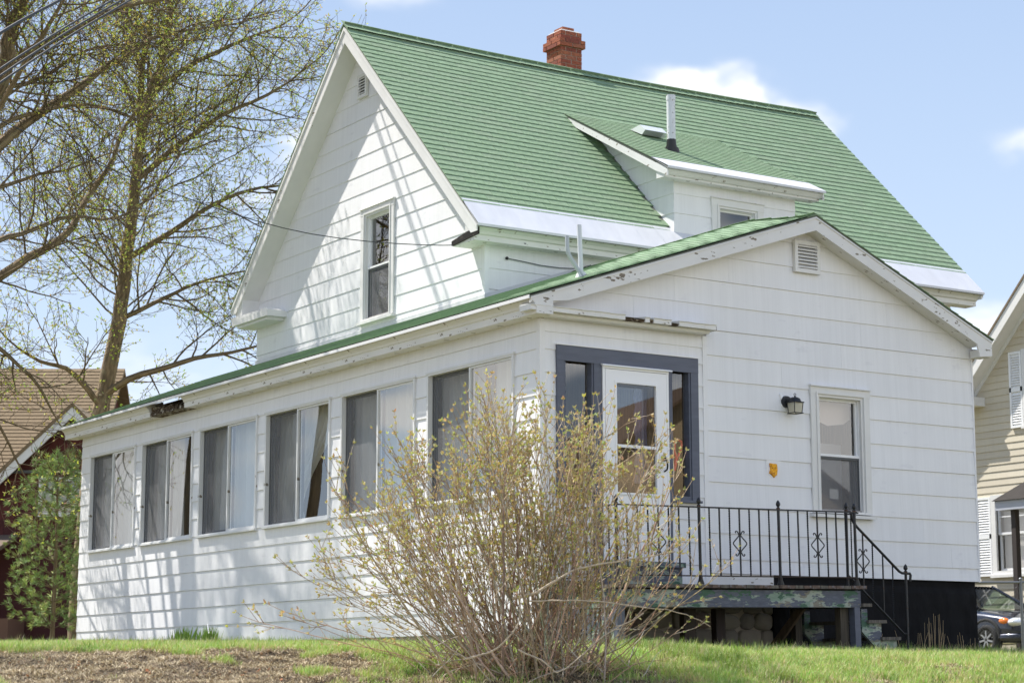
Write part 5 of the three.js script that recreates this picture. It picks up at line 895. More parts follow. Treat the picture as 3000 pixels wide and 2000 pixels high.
scatter('dry_straw', tuft(7, 0.07, 0.0018, 25, 0.06, 1.5), std({ color: 0xffffff, roughness: 0.9 }), 24000, 2005, (x, z, R) => R() < 0.40 + 0.5 * bareness(x, z), (o, R, k, c) => { o.scale.set(0.6 + R(), 0.3 + 0.6 * R(), 0.6 + R()); const v = 0.7 + 0.5 * R(); c.setRGB(0.56 * v, 0.47 * v, 0.31 * v); }, 'flattened dry straw and thatch on the bank', 'dry grass');
{
  const g = new THREE.BufferGeometry(); g.setAttribute('position', new THREE.Float32BufferAttribute([-.5, .1, 0, 0, 0, -.28, 0.05, 0, .26, 0, 0, -.28, .5, .16, .03, .05, 0, .26, -.5, .1, 0, .05, 0, .26, -.25, .12, .3, .05, 0, .26, .5, .16, .03, .3, .2, .28], 3)); g.computeVertexNormals();
  scatter('dead_leaves', g, phys({ color: 0xffffff, roughness: 0.8, transmission: 0.15, thickness: 0 }), 11000, 2007, (x, z, R) => R() < 0.05 + 0.95 * bareness(x, z), (o, R, k, c) => { o.rotation.set((R() - 0.5) * 1.2, R() * 6.28, (R() - 0.5) * 1.2); o.position.y += 0.006; o.scale.setScalar(0.016 + 0.06 * R() * R() * R()); const t = R(), v = 0.6 + 0.7 * R(); t < 0.58 ? c.setRGB(0.58 * v, 0.46 * v, 0.33 * v) : t < 0.86 ? c.setRGB(0.36 * v, 0.24 * v, 0.15 * v) : c.setRGB(0.42 * v, 0.17 * v, 0.07 * v); }, 'last autumn leaves and litter on the bare earth', 'leaves');
}
{ // stiff dry stalks by the black foundation
  const R = rng(2011), st = new Sticks(4); for (let k = 0; k < 34; k++) { const big = k < 12, x = big ? 4.93 + 0.28 * R() : 4.1 + 1.7 * R(), z = 0.22 + 0.22 * R(), h = big ? 0.22 + 0.24 * R() : 0.10 + 0.16 * R(), y = groundY(x, z); const a = (R() - 0.5) * (big ? 0.16 : 0.7); st.add([[x, y, z], [x + a * h * 0.5, y + h * 0.55, z], [x + a * h + 0.02 * (R() - 0.5), y + h, z + 0.04 * (R() - 0.5)]], 0.004, 0.0022); }
  tag(mesh(scene, 'dry_stalks', st.geo(), std({ color: lin(0.46, 0.34, 0.20), roughness: 0.9 })), 'stiff dry stalks standing against the black foundation', 'stalks', null, 'stuff');
  const rod = mesh(scene, 'white_stick', bars([{ pts: [[-0.16, groundY(-0.16, -7.6) - 0.01, -7.55], [-0.05, groundY(0, -7.9) + 0.26, -7.95]], r0: 0.012, r1: 0.009 }], 6), vinylWhite); tag(rod, 'thin white stick leaning on the porch wall among green shoots', 'stick');
  const gl = new Leaves(); for (const zc of [-8.55, -8.35, -7.75, -7.6]) for (let k = 0; k < 46; k++) { const x = -0.07 - 0.20 * R(), z = zc + (R() - 0.5) * 0.28; gl.leaf(x, groundY(x, z), z, ...unit((R() - 0.5) * 0.8, 1, (R() - 0.5) * 0.8), 0.13 + 0.14 * R(), 0.010, [0.20 + 0.08 * R(), 0.34 + 0.08 * R(), 0.05], R); }
  tag(mesh(scene, 'bulb_shoots', gl.geo(), leafMat), 'fresh green bulb shoots at the foot of the porch wall', 'plant', null, 'stuff');
}
// trees: limbs are given as paths, the rest of the crown grows from them
function tree(name, label, limbs, seed, o) {
  const R = rng(seed), t = thing(name, label, 'tree', 'budding trees behind the porch'), wood = new Sticks(7), small = new Sticks(4), fine = new Sticks(3), buds = new Leaves();
  const cols = [[0.56, 0.60, 0.07], [0.64, 0.66, 0.10], [0.48, 0.56, 0.07], [0.56, 0.44, 0.18], [0.70, 0.70, 0.16]];
  const at = (pts, k) => { const q = clamp(k) * (pts.length - 1), i = Math.min(pts.length - 2, Math.floor(q)), f = q - i; return [0, 1, 2].map(c => lerp(pts[i][c], pts[i + 1][c], f)); };
  const dirAt = (pts, k) => { const i = Math.min(pts.length - 2, Math.floor(clamp(k, 0, 0.999) * (pts.length - 1))); return unit(pts[i + 1][0] - pts[i][0], pts[i + 1][1] - pts[i][1], pts[i + 1][2] - pts[i][2]); };
  const grow = (p, d, len, r, level) => {
    const n = level === 1 ? 7 : level === 2 ? 5 : 3, pts = [p]; let q = d.slice();
    for (let i = 0; i < n; i++) { q = unit(q[0] + (R() - 0.5) * 0.42, q[1] + (R() - 0.5) * 0.36 + (level === 1 ? 0.015 : 0.03), q[2] + (R() - 0.5) * 0.42); const l = pts[i]; pts.push([l[0] + q[0] * len / n, l[1] + q[1] * len / n, l[2] + q[2] * len / n]); }
    (level === 1 ? small : fine).add(pts, r, Math.max(0.0028, r * 0.3));
    if (level < 3) { const k = Math.round(len / (level === 1 ? 0.20 : 0.115)); for (let i = 0; i < k; i++) { const u = 0.12 + 0.88 * (i + R()) / k, dd = turn(dirAt(pts, u), 0.55 + 0.5 * R(), R() * 6.28); dd[1] += 0.08; grow(at(pts, u), unit(...dd), level === 1 ? (0.45 + 0.75 * R()) * (1.1 - 0.5 * u) : 0.16 + 0.30 * R(), level === 1 ? 0.0068 : 0.0036, level + 1); } }
    if (level >= 2) { const m = level === 3 ? 2 : 3; for (let i = 0; i < m; i++) if (R() < o.leafy) { const u = i === 0 ? 1 : 0.3 + 0.6 * R(), b = at(pts, u), dd = dirAt(pts, u), az = R() * 6.28; for (let k = 0; k < 2; k++) { const e = turn(dd, 0.4 + 0.6 * R(), az + k * 2.6); buds.leaf(...b, ...unit(...e), 0.034 + 0.036 * R(), 0.0135, cols[Math.floor(R() * 5)].map(c => c * (0.75 + 0.5 * R())), R); } } }
  };
  for (const { pts, r0, r1, step = 0.34, len = 2.4, from = 0.12, bare } of limbs) {
    const curve = new THREE.CatmullRomCurve3(pts.map(p => new THREE.Vector3(...p))), L = curve.getLength(), P = curve.getPoints(Math.max(12, Math.round(L / 0.3))).map((v, i) => [v.x + (R() - 0.5) * 0.03, v.y, v.z + (R() - 0.5) * 0.03]);
    const m = new Sticks(9); m.add(P, r0, r1, 9);
    mesh(t, limbs[0].pts === pts ? 'trunk' : 'limb', m.geo(), barkMat);
    if (bare) continue;
    const k = Math.round(L * (1 - from) / step);
    for (let i = 0; i < k; i++) { const u = from + (1 - from) * (i + R()) / k, d = dirAt(P, u), dd = turn(d, 0.7 + 0.5 * R(), R() * 6.28); dd[1] += 0.12; grow(at(P, u), unit(...dd), len * (0.45 + 0.75 * R()) * (1.05 - 0.35 * u), Math.min(0.6 * lerp(r0, r1, u), 0.019), 1); }
    grow(P[P.length - 1], dirAt(P, 1), len * 0.7, r1, 1);
  }
  mesh(t, 'branches', merge([small.geo(), fine.geo()]), barkMat).userData.kind = 'stuff';
  mesh(t, 'buds', buds.geo(), leafMat).userData.kind = 'stuff';
}
tree('budding_maple', 'tall budding tree with straight trunk behind the far porch end', [
  { pts: [[1.50, 0.2, -16.7], [1.58, 2.2, -16.75], [1.69, 4.07, -16.74], [1.75, 4.46, -16.72], [1.83, 4.92, -16.67], [1.93, 5.69, -16.55], [2.00, 6.46, -16.45], [2.04, 7.24, -16.36], [2.07, 8.02, -16.29], [2.11, 8.80, -16.20], [2.15, 9.43, -16.14], [2.26, 10.15, -16.02], [2.42, 10.94, -15.86], [2.49, 11.66, -15.77], [2.52, 12.45, -15.69], [2.56, 13.41, -15.56]], r0: 0.19, r1: 0.035, from: 0.36, step: 0.13, len: 3.4 },
  { pts: [[2.10, 9.40, -16.04], [2.01, 9.91, -15.85], [1.93, 10.63, -15.61], [1.94, 11.27, -15.33], [1.88, 11.91, -15.09], [1.7, 13, -14.8]], r0: 0.075, r1: 0.025, step: 0.18, len: 2.6 },
  { pts: [[1.84, 4.90, -16.6], [2.12, 5.14, -16.1], [2.48, 5.26, -15.55], [2.83, 5.40, -15.03], [3.18, 5.44, -14.55], [3.53, 5.53, -14.07]], r0: 0.07, r1: 0.02, step: 0.3, len: 1.5 },
  { pts: [[1.76, 4.67, -16.68], [1.35, 5.02, -16.48], [0.98, 5.24, -16.37], [0.51, 5.32, -16.36], [0.09, 5.50, -16.29]], r0: 0.06, r1: 0.02, step: 0.3, len: 1.6 },
  { pts: [[2.05, 7.3, -16.3], [2.6, 7.7, -15.9], [3.2, 8.2, -15.4], [3.8, 8.5, -15.0], [4.3, 8.6, -14.8]], r0: 0.06, r1: 0.018, step: 0.17, len: 2.1 },
  { pts: [[2.12, 8.7, -16.2], [2.7, 9.3, -15.9], [3.4, 9.9, -15.5], [4.1, 10.3, -15.1], [4.5, 10.6, -14.9]], r0: 0.06, r1: 0.018, step: 0.17, len: 2.1 },
  { pts: [[2.3, 10.3, -16.0], [3.0, 10.9, -15.7], [3.7, 11.3, -15.3], [4.3, 11.6, -15.0]], r0: 0.055, r1: 0.018, step: 0.17, len: 2.0 },
  { pts: [[2.0, 6.2, -16.5], [2.5, 6.5, -16.1], [3.0, 6.8, -15.6], [3.6, 7.0, -15.1]], r0: 0.05, r1: 0.016, step: 0.18, len: 1.8 },
], 3001, { leafy: 0.8 });
tree('leaning_tree', 'broad budding tree whose thick limbs reach in from the left edge', [
  { pts: [[-2.1, 0.1, -13.3], [-2.15, 2.2, -13.3], [-2.21, 4.15, -13.21], [-2.29, 5.06, -13.08], [-2.37, 6.20, -12.91], [-2.44, 7.22, -12.76], [-2.24, 8.01, -12.47], [-2.01, 8.47, -12.24], [-1.80, 8.83, -12.04], [-1.76, 9.10, -11.96], [-1.75, 9.49, -11.87], [-1.70, 9.81, -11.78], [-1.62, 10.06, -11.68], [-1.53, 10.5, -11.57], [-1.5, 12, -11.4], [-1.6, 13.5, -11.3]], r0: 0.26, r1: 0.04, from: 0.45, step: 0.26, len: 3.2 },
  { pts: [[-2.24, 8.01, -12.47], [-1.94, 8.52, -12.43], [-1.67, 8.88, -12.43], [-1.56, 9.23, -12.52], [-1.33, 9.46, -12.57], [-1.08, 9.66, -12.61], [-0.52, 10.00, -12.43], [-0.20, 10.23, -12.42], [0.22, 10.48, -12.34], [0.69, 10.64, -12.25], [1.28, 10.78, -12.08]], r0: 0.10, r1: 0.03, len: 2.6 },
  { pts: [[-2.44, 7.22, -12.76], [-2.00, 7.67, -12.72], [-1.55, 8.05, -12.68], [-1.23, 8.39, -12.74], [-0.90, 8.66, -12.80], [-0.56, 8.94, -12.86], [-0.15, 9.30, -12.85], [0.17, 9.62, -12.91], [0.56, 9.87, -12.94], [0.91, 10.20, -12.98], [1.30, 10.40, -13.02], [1.82, 10.56, -12.98]], r0: 0.105, r1: 0.022, len: 2.4 },
  { pts: [[-2.33, 5.3, -13.05], [-2.75, 5.00, -14.00], [-1.94, 5.61, -13.63], [-1.24, 6.12, -13.36], [-0.88, 6.43, -13.33], [-0.47, 6.68, -13.30], [-0.13, 7.04, -13.28], [0.06, 7.43, -13.36], [0.27, 7.76, -13.43], [0.53, 8.16, -13.46], [0.76, 8.82, -13.46], [1.05, 9.30, -13.45], [1.27, 9.81, -13.49]], r0: 0.095, r1: 0.02, step: 0.3, len: 2.0 },
  { pts: [[-2.0, 8.01, -12.4], [-1.83, 8.44, -11.93], [-1.74, 8.76, -11.61], [-1.63, 9.09, -11.27], [-1.54, 9.33, -10.97], [-1.44, 9.65, -10.64], [-1.35, 10.2, -10.2], [-1.2, 11.2, -9.8]], r0: 0.05, r1: 0.02, len: 2.4 },
  { pts: [[-2.34, 5.97, -12.93], [-1.87, 6.25, -12.93], [-1.42, 6.62, -12.91], [-1.03, 6.76, -12.98], [-0.50, 7.04, -12.92], [-0.12, 7.15, -13.00], [0.35, 7.16, -13.04], [0.78, 7.35, -13.08]], r0: 0.055, r1: 0.015, len: 1.9 },
  { pts: [[-2.39, 6.65, -12.84], [-1.83, 7.11, -12.79], [-1.46, 7.42, -12.89], [-1.12, 7.59, -13.04], [-0.74, 7.79, -13.16], [-0.30, 7.92, -13.26], [0.17, 8.17, -13.31]], r0: 0.045, r1: 0.014, len: 1.9 },
  { pts: [[-2.29, 7.79, -12.56], [-1.66, 8.25, -12.40], [-1.38, 8.46, -12.53], [-0.98, 8.63, -12.58], [-0.53, 8.80, -12.60], [-0.03, 8.88, -12.61], [0.52, 8.77, -12.62], [0.94, 8.77, -12.69]], r0: 0.045, r1: 0.014, len: 1.7 },
  { pts: [[-2.2, 8.1, -12.4], [-1.69, 8.81, -12.37], [-1.26, 9.00, -12.46], [-0.84, 9.26, -12.54], [-0.45, 9.62, -12.62], [-0.03, 9.86, -12.70], [0.48, 10.01, -12.75]], r0: 0.045, r1: 0.015, len: 1.8 },
  { pts: [[-2.3, 5.2, -13.05], [-1.7, 5.1, -12.9], [-1.2, 4.8, -12.9], [-0.7, 4.4, -13.0], [-0.35, 4.0, -13.2]], r0: 0.05, r1: 0.014, step: 0.3, len: 1.5 },
  { pts: [[-2.27, 4.8, -13.1], [-1.8, 4.4, -13.2], [-1.3, 4.0, -13.4], [-0.9, 3.5, -13.6], [-0.6, 3.1, -13.8]], r0: 0.04, r1: 0.012, step: 0.3, len: 1.3 },
  { pts: [[-1.9, 8.6, -12.1], [-2.6, 9.6, -11.2], [-3.2, 10.6, -10.4], [-3.6, 11.8, -9.8]], r0: 0.09, r1: 0.025, len: 2.8 },
  { pts: [[-2.3, 7.6, -12.6], [-3.2, 8.6, -12.6], [-4.2, 9.8, -12.4], [-4.8, 11.2, -12.2]], r0: 0.09, r1: 0.025, len: 2.8 },
], 3003, { leafy: 0.5 });
tree('upright_tree', 'slender upright tree with several stems left of the porch', [
  { pts: [[-4.3, -0.1, -14.6], [-4.25, 3, -14.7], [-4.2, 6, -14.7], [-4.3, 9, -14.6], [-4.3, 13, -14.5], [-4.2, 19, -14.4]], r0: 0.15, r1: 0.03, from: 0.45, step: 0.4, len: 2.2 },
  { pts: [[-4.4, -0.1, -14.5], [-4.7, 2.5, -14.3], [-5.0, 6, -14.2], [-5.1, 9, -14.1], [-5.2, 13, -13.9], [-5.1, 19, -13.7]], r0: 0.12, r1: 0.025, from: 0.45, step: 0.4, len: 2.0 },
  { pts: [[-4.2, -0.1, -14.5], [-4.0, 2.5, -14.0], [-3.8, 5.5, -13.7], [-3.7, 8.5, -13.5], [-3.7, 12.5, -13.3], [-3.6, 17.5, -13.2]], r0: 0.11, r1: 0.025, from: 0.45, step: 0.4, len: 1.9 },
], 3005, { leafy: 0.35 });
// young pine by the far corner
{
  const R = rng(4001), t = thing('pine_tree', 'small soft green pine beside the far end of the porch', 'pine tree'), X = 0.55, Z = -15.4, Y = groundY(X, Z), st = new Sticks(5), nd = new Leaves();
  const tr = new Sticks(8); tr.add([[X, Y - 0.05, Z], [X + 0.02, Y + 1.6, Z], [X, Y + 2.95, Z]], 0.045, 0.012); mesh(t, 'trunk', tr.geo(), barkMat);
  const tuftN = (p, d, s) => { const v = 0.75 + 0.5 * R(), c = R() < 0.25 ? [0.40 * v, 0.48 * v, 0.13 * v] : [0.24 * v, 0.35 * v, 0.10 * v]; for (let k = 0; k < 22; k++) { const q = unit(...turn(d, 0.25 + 0.75 * R(), R() * 6.28)); nd.leaf(p[0] - d[0] * R() * 0.08, p[1] - d[1] * R() * 0.08, p[2] - d[2] * R() * 0.08, ...q, s * (0.7 + 0.6 * R()), 0.0045, c.map(k2 => k2 * (0.85 + 0.3 * R())), R); } };
  for (let y = 0.25; y < 2.9; y += 0.22) { const k = 5, len = 0.30 + 0.62 * Math.sqrt(1 - y / 3.0) * (y < 0.5 ? 0.75 : 1), a0 = R() * 6.28; for (let i = 0; i < k; i++) { const a = a0 + i * 6.28 / k + 0.4 * (R() - 0.5), l = len * (0.7 + 0.5 * R()); const P = s => [X + Math.cos(a) * l * s, Y + y + l * (0.30 * s + 0.25 * s * s), Z + Math.sin(a) * l * s]; st.add([P(0), P(0.5), P(1)], 0.011, 0.005); for (let s = 0.3; s <= 1; s += 0.2) { const p = P(s), d = unit(Math.cos(a), 0.55, Math.sin(a)); tuftN(p, d, 0.10); for (let m = 0; m < 2; m++) { const e = unit(...turn(d, 0.8 + 0.4 * R(), R() * 6.28)), q = [p[0] + e[0] * 0.15, p[1] + e[1] * 0.15, p[2] + e[2] * 0.15]; st.add([p, q], 0.005, 0.003, 3); tuftN(q, e, 0.095); } } } }
  mesh(t, 'branches', st.geo(), barkMat).userData.kind = 'stuff';
  mesh(t, 'needles', nd.geo(), phys({ color: 0xffffff, vertexColors: true, roughness: 0.7, transmission: 0.2, thickness: 0 })).userData.kind = 'stuff';
}
// ---------------------------------------------------------------- neighbours
{ // beige clapboard house to the right, its gable towards us
  const n = thing('beige_house', 'beige clapboard house with white shutters behind the chain link fence', 'house');
  const tones = [[0.60, 0.54, 0.42], [0.57, 0.51, 0.40], [0.62, 0.56, 0.44]].map(c => std({ color: lin(...c), map: sidingMap, roughness: 0.7 }));
  const X = 21, zl = -15.0, zr = -6.0, rz = -10.5, eave = 5.484, s = 1.02, pk = eave + s * (rz + 15.3), wins = [[-14.10, -13.0, 2.10, 3.79], [-13.05, -12.05, 5.2, 6.83], [-9.4, -8.3, 2.10, 3.79], [-9.6, -8.6, 5.2, 6.83]];
  const edges = []; for (let y = 0.9; y < pk; y += 0.148) edges.push(y);
  const clip = [[zl, 0.5], [zr, 0.5], [zr, eave + s * 0.3 - 0.12], [rz, pk - 0.2], [zl, eave + s * 0.3 - 0.12]];
  mesh(n, 'wall', merge([...wins.reduce((r, o) => r.flatMap(q => cutRect(q, o)), [[zl, zr, 0, 12]]).map(([a, b, c, d]) => clipPoly([[a, c], [b, c], [b, d], [a, d]], clip)).filter(q => q.length > 2).map(q => sweep(q, X + 0.002, X + 0.12, (u, y, t) => [t, y, u])), box(X + 0.12, X + 9, 0, eave, zl, zl + 0.1), box(X + 0.12, X + 9, 0, eave, zr - 0.1, zr), box(X + 8.9, X + 9, 0, pk - 3, zl, zr)]), tones[0]);
  siding(n, { axis: 'x', at: X, out: -1, u0: zl, u1: zr, edges, openings: wins, clip, seed: 5001, len: 6, thick: 0.018, tones, name: 'clapboard' });
  const roofC = [[0.24, 0.17, 0.12], [0.28, 0.20, 0.14], [0.21, 0.15, 0.11]].map(c => std({ color: lin(...c), map: granules, roughness: 0.95 }));
  for (const d of [-1, 1]) { const e = 4.8 + 0.1; mesh(n, 'roof_slope', sweep([[rz, pk + 0.06], [rz + d * e, pk + 0.06 - s * e], [rz + d * e, pk - s * e], [rz, pk]], X - 0.42, X + 9.2, (a, b, t) => [t, b, a]), roofC[1]); mesh(n, 'rake_board', sweep([[rz, pk - 0.004], [rz + d * e, pk - 0.004 - s * e], [rz + d * e, pk - 0.30 - s * e], [rz, pk - 0.30]], X - 0.40, X - 0.37, (a, b, t) => [t, b, a]), trimClean); mesh(n, 'rake_soffit', sweep([[rz, pk - 0.22], [rz + d * e, pk - 0.22 - s * e], [rz + d * e, pk - 0.25 - s * e], [rz, pk - 0.25]], X - 0.368, X + 0.01, (a, b, t) => [t, b, a]), trimClean); mesh(n, 'frieze', sweep([[rz, pk - 0.25], [rz + d * 4.5, pk - 0.25 - s * 4.5], [rz + d * 4.5, pk - 0.36 - s * 4.5], [rz, pk - 0.36]], X - 0.03, X - 0.004, (a, b, t) => [t, b, a]), trimClean); }
  mesh(n, 'eave_return', box(X - 0.41, X + 0.01, 5.74, 5.93, -14.9, -14.2), trimClean);
  for (let k = 0; k < wins.length; k++) {
    const [a, b, c, d] = wins[k], w = b - a, h = d - c, g = sub(n, 'window'); g.position.set(X - 0.012, c, a); g.rotation.y = -Math.PI / 2;
    mesh(g, 'casing', ring(-0.01, w + 0.01, -0.02, h + 0.01, 0.13, 0, 0.05, 0.10), trimClean); mesh(g, 'sill', box(-0.05, w + 0.05, -0.06, 0.0, 0, 0.09), trimClean);
    mesh(g, 'upper_sash', merge([ring(0.13, w - 0.13, h / 2, h - 0.12, 0.05, -0.06, -0.02), box(w / 2 - 0.012, w / 2 + 0.012, h / 2, h - 0.12, -0.05, -0.025), box(0.13, w - 0.13, h * 0.72, h * 0.72 + 0.024, -0.05, -0.025)]), vinylWhite);
    mesh(g, 'lower_sash', ring(0.13, w - 0.13, 0.08, h / 2 + 0.04, 0.05, -0.10, -0.06), vinylWhite);
    mesh(g, 'pane', sheet(0.15, w - 0.15, h / 2 + 0.02, h - 0.14, -0.04), doorGlass); mesh(g, 'pane', sheet(0.15, w - 0.15, 0.1, h / 2, -0.08), doorGlass);
    mesh(g, 'blind', box(0.14, w - 0.14, 0.1, h - 0.12, -0.2, -0.19), std({ color: lin(0.45, 0.43, 0.40) }));
    for (const u of k % 2 ? [-0.38, w + 0.03] : [-0.44, w + 0.03]) { const f = sub(n, 'shutter'); f.position.copy(g.position); f.rotation.copy(g.rotation); const sw = k % 2 ? 0.36 : 0.42; mesh(f, 'shutter_frame', merge([ring(u, u + sw, -0.02, h - 0.02, 0.05, 0.004, 0.05), box(u, u + sw, h * 0.46, h * 0.52, 0.004, 0.05), box(u + 0.04, u + sw - 0.04, 0.02, h - 0.06, 0.006, 0.016)]), vinylWhite); for (let y = 0.06; y < h - 0.12; y += 0.055) if (Math.abs(y + 0.02 - h * 0.49) > 0.06) mesh(f, 'slat', alongX([[0.018, y + 0.045], [0.044, y], [0.046, y + 0.008], [0.02, y + 0.053]], u + 0.052, u + sw - 0.052), vinylWhite); }
  }
}
{ // shingled hood on a dark post before the beige house
  const h = thing('door_canopy', 'small dark shingled canopy on a brown post before the beige house', 'canopy');
  const roof = std({ color: lin(0.05, 0.04, 0.038), map: granules, roughness: 0.95 }), x = 20.3;
  const a = [x - 0.35, 3.56, -13.12], b = [x - 0.35, 3.56, -11.5], c = [x + 0.68, 3.56, -11.5], d = [x + 0.68, 3.56, -13.12], r0 = [x + 0.3, 4.08, -12.5], r1 = [x + 0.3, 4.08, -12.1];
  mesh(h, 'hip_roof', solid([[a, b, r1, r0], [b, c, r1], [c, d, r0, r1], [d, a, r0], [a, d, c, b]]), roof);
  mesh(h, 'fascia', box(x - 0.30, x + 0.68, 3.36, 3.555, -13.06, -11.56), std({ color: lin(0.42, 0.44, 0.50), roughness: 0.6 }));
  for (const z of [-12.75, -11.75]) mesh(h, 'post', box(x - 0.18, x - 0.06, 0.2, 3.36, z, z + 0.12), std({ color: lin(0.035, 0.026, 0.022), roughness: 0.7 }));
}
{ // dark saloon parked nose to the street
  const c = thing('parked_car', 'dark blue parked car with orange marker lamp behind the fence', 'car');
  c.position.set(18.72, groundY(18, -11, false) + 0.02, -12.75); // local +z is the nose
  const paint = phys({ color: lin(0.012, 0.016, 0.032), roughness: 0.25, metalness: 0.4, clearcoat: 1, clearcoatRoughness: 0.05 }), rubber = std({ color: lin(0.015, 0.015, 0.016), roughness: 0.85 }), steel = std({ color: lin(0.45, 0.45, 0.46), metalness: 0.85, roughness: 0.3 });
  const loft = (st, pts) => { const pos = [], idx = [], m = pts; st.forEach(f => { for (let k = 0; k <= m; k++) pos.push(...f(k / m)); }); for (let i = 0; i + 1 < st.length; i++) for (let k = 0; k < m; k++) { const a = i * (m + 1) + k; idx.push(a, a + 1, a + m + 1, a + 1, a + m + 2, a + m + 1); } const g = new THREE.BufferGeometry(); g.setAttribute('position', new THREE.Float32BufferAttribute(pos, 3)); g.setIndex(idx); g.computeVertexNormals(); return metric(g); };
  const sec = (z, hw, y0, y1, e) => t => { const a = lerp(-Math.PI * 0.5, Math.PI * 1.5, t), cs = Math.cos(a), sn = Math.sin(a), p = v => Math.sign(v) * Math.pow(Math.abs(v), e); return [hw * p(cs), (y0 + y1) / 2 + (y1 - y0) / 2 * p(sn), z]; };
  mesh(c, 'body', loft([[-2.30, 0.5, 0.4, 0.7], [-2.28, 0.74, 0.34, 0.86], [-2.1, 0.84, 0.26, 0.98], [-1.4, 0.88, 0.22, 1.0], [0, 0.89, 0.22, 0.97], [0.7, 0.88, 0.22, 0.94], [1.3, 0.87, 0.24, 0.88], [1.8, 0.84, 0.26, 0.80], [2.1, 0.78, 0.28, 0.72], [2.28, 0.62, 0.32, 0.62], [2.32, 0.4, 0.38, 0.55]].map(([z, hw, y0, y1]) => sec(z, hw, y0, y1, 0.42)), 40), paint);
  mesh(c, 'roof', loft([[-1.55, 0.62, 0.95, 1.0], [-1.1, 0.6, 0.95, 1.34], [-0.6, 0.58, 0.95, 1.43], [0, 0.58, 0.95, 1.42], [0.25, 0.57, 1.30, 1.40]].map(([z, hw, y0, y1]) => sec(z, hw, y0, y1, 0.5)), 28), paint);
  const gls = phys({ color: lin(0.5, 0.6, 0.52), roughness: 0.03, transmission: 1, thickness: 0, ior: 1.7 });
  mesh(c, 'windshield', solid([[[-0.56, 1.39, 0.2], [0.56, 1.39, 0.2], [0.72, 0.93, 1.05], [-0.72, 0.93, 1.05]]]), gls);
  for (const s of [-1, 1]) {
    mesh(c, 'side_window', solid([[[s * 0.575, 1.36, 0.18], [s * 0.60, 1.36, -1.0], [s * 0.82, 0.95, -1.3], [s * 0.84, 0.95, 0.95]]]), gls);
    mesh(c, 'pillar', bars([{ pts: [[s * 0.57, 1.40, 0.2], [s * 0.73, 0.94, 1.06]], r0: 0.03 }], 8), paint);
    mesh(c, 'mirror', new THREE.SphereGeometry(0.1, 14, 10).scale(1.1, 0.7, 0.6).translate(s * 0.95, 1.0, 0.72), paint);
    mesh(c, 'headlight', new THREE.SphereGeometry(0.2, 18, 12).scale(1.0, 0.5, 0.9).translate(s * 0.66, 0.63, 2.02), phys({ color: lin(0.75, 0.78, 0.8), roughness: 0.08, clearcoat: 1, metalness: 0.3 }));
    mesh(c, 'marker_lamp', new THREE.SphereGeometry(0.11, 14, 10).scale(0.55, 0.62, 1.15).translate(s * 0.80, 0.66, 1.80), phys({ color: lin(0.85, 0.20, 0.01), roughness: 0.15, clearcoat: 1 }));
    for (const z of [-1.35, 1.38]) { const w = sub(c, 'wheel'); w.position.set(s * 0.78, 0.31, z); mesh(w, 'tyre', new THREE.TorusGeometry(0.235, 0.085, 14, 36).rotateY(Math.PI / 2).scale(1.2, 1, 1), rubber); mesh(w, 'rim', new THREE.CylinderGeometry(0.17, 0.17, 0.12, 28, 1, true).rotateZ(Math.PI / 2), steel); for (let k = 0; k < 7; k++) mesh(w, 'spoke', new THREE.BoxGeometry(0.03, 0.17, 0.035).translate(s * 0.07, 0.09, 0).rotateX(k * 6.283 / 7), steel); mesh(w, 'hub', new THREE.CylinderGeometry(0.05, 0.05, 0.16, 18).rotateZ(Math.PI / 2), steel); mesh(c, 'wheel_arch', new THREE.TorusGeometry(0.36, 0.035, 8, 28, Math.PI).rotateY(Math.PI / 2).translate(s * 0.85, 0.33, z), rubber); }
  }
  mesh(c, 'grille', merge([0, 1, 2].map(k => box(-0.4, 0.4, 0.50 + k * 0.05, 0.52 + k * 0.05, 2.2, 2.31))), steel);
  mesh(c, 'bumper', loft([[1.75, 0.88, 0.24, 0.46], [2.1, 0.85, 0.22, 0.46], [2.32, 0.66, 0.24, 0.45], [2.38, 0.4, 0.27, 0.43]].map(([z, hw, y0, y1]) => sec(z, hw, y0, y1, 0.5)), 28), paint);
  mesh(c, 'seat', merge([box(-0.6, -0.1, 0.6, 1.15, -0.5, -0.35), box(0.1, 0.6, 0.6, 1.15, -0.5, -0.35)]), rubber);
}
{ // chain-link fence
  const f = thing('chain_link_fence', 'grey chain link fence across the side yard before the car', 'fence');
  const galv = std({ color: lin(0.22, 0.23, 0.24), metalness: 0.7, roughness: 0.5 }), A = [13.2, -9.75], D = [0.841, 0.541], len = 7.0, P = (s, y) => { const x = A[0] + D[0] * s, z = A[1] + D[1] * s; return [x, y, z]; }, y0 = 0.42, y1 = 1.57;
  const wire = new Sticks(3), p = 0.056; for (let s = 0; s < len; s += p) { const pts = []; for (let k = 0, y = y0; y <= y1; k++, y += p * 0.86) { const q = P(s + (k % 2) * p, y); q[0] += (k % 2 ? 1 : -1) * 0.002; pts.push(q); } wire.add(pts, 0.0022, 0.0022); }
  mesh(f, 'wire_mesh', wire.geo(), galv).userData.kind = 'stuff';
  mesh(f, 'top_rail', bars([{ pts: [P(-0.5, y1 + 0.01), P(len, y1 + 0.03)], r0: 0.021 }], 10), galv);
  for (const s of [0.2, 2.80, 5.4]) { const m = mesh(f, 'post', bars([{ pts: [P(s, -0.1), P(s, y1 + 0.07)], r0: 0.028 }], 12), galv); mesh(m, 'post_cap', new THREE.SphereGeometry(0.036, 12, 8).scale(1, 0.8, 1).translate(...P(s, y1 + 0.075)), galv); }
}
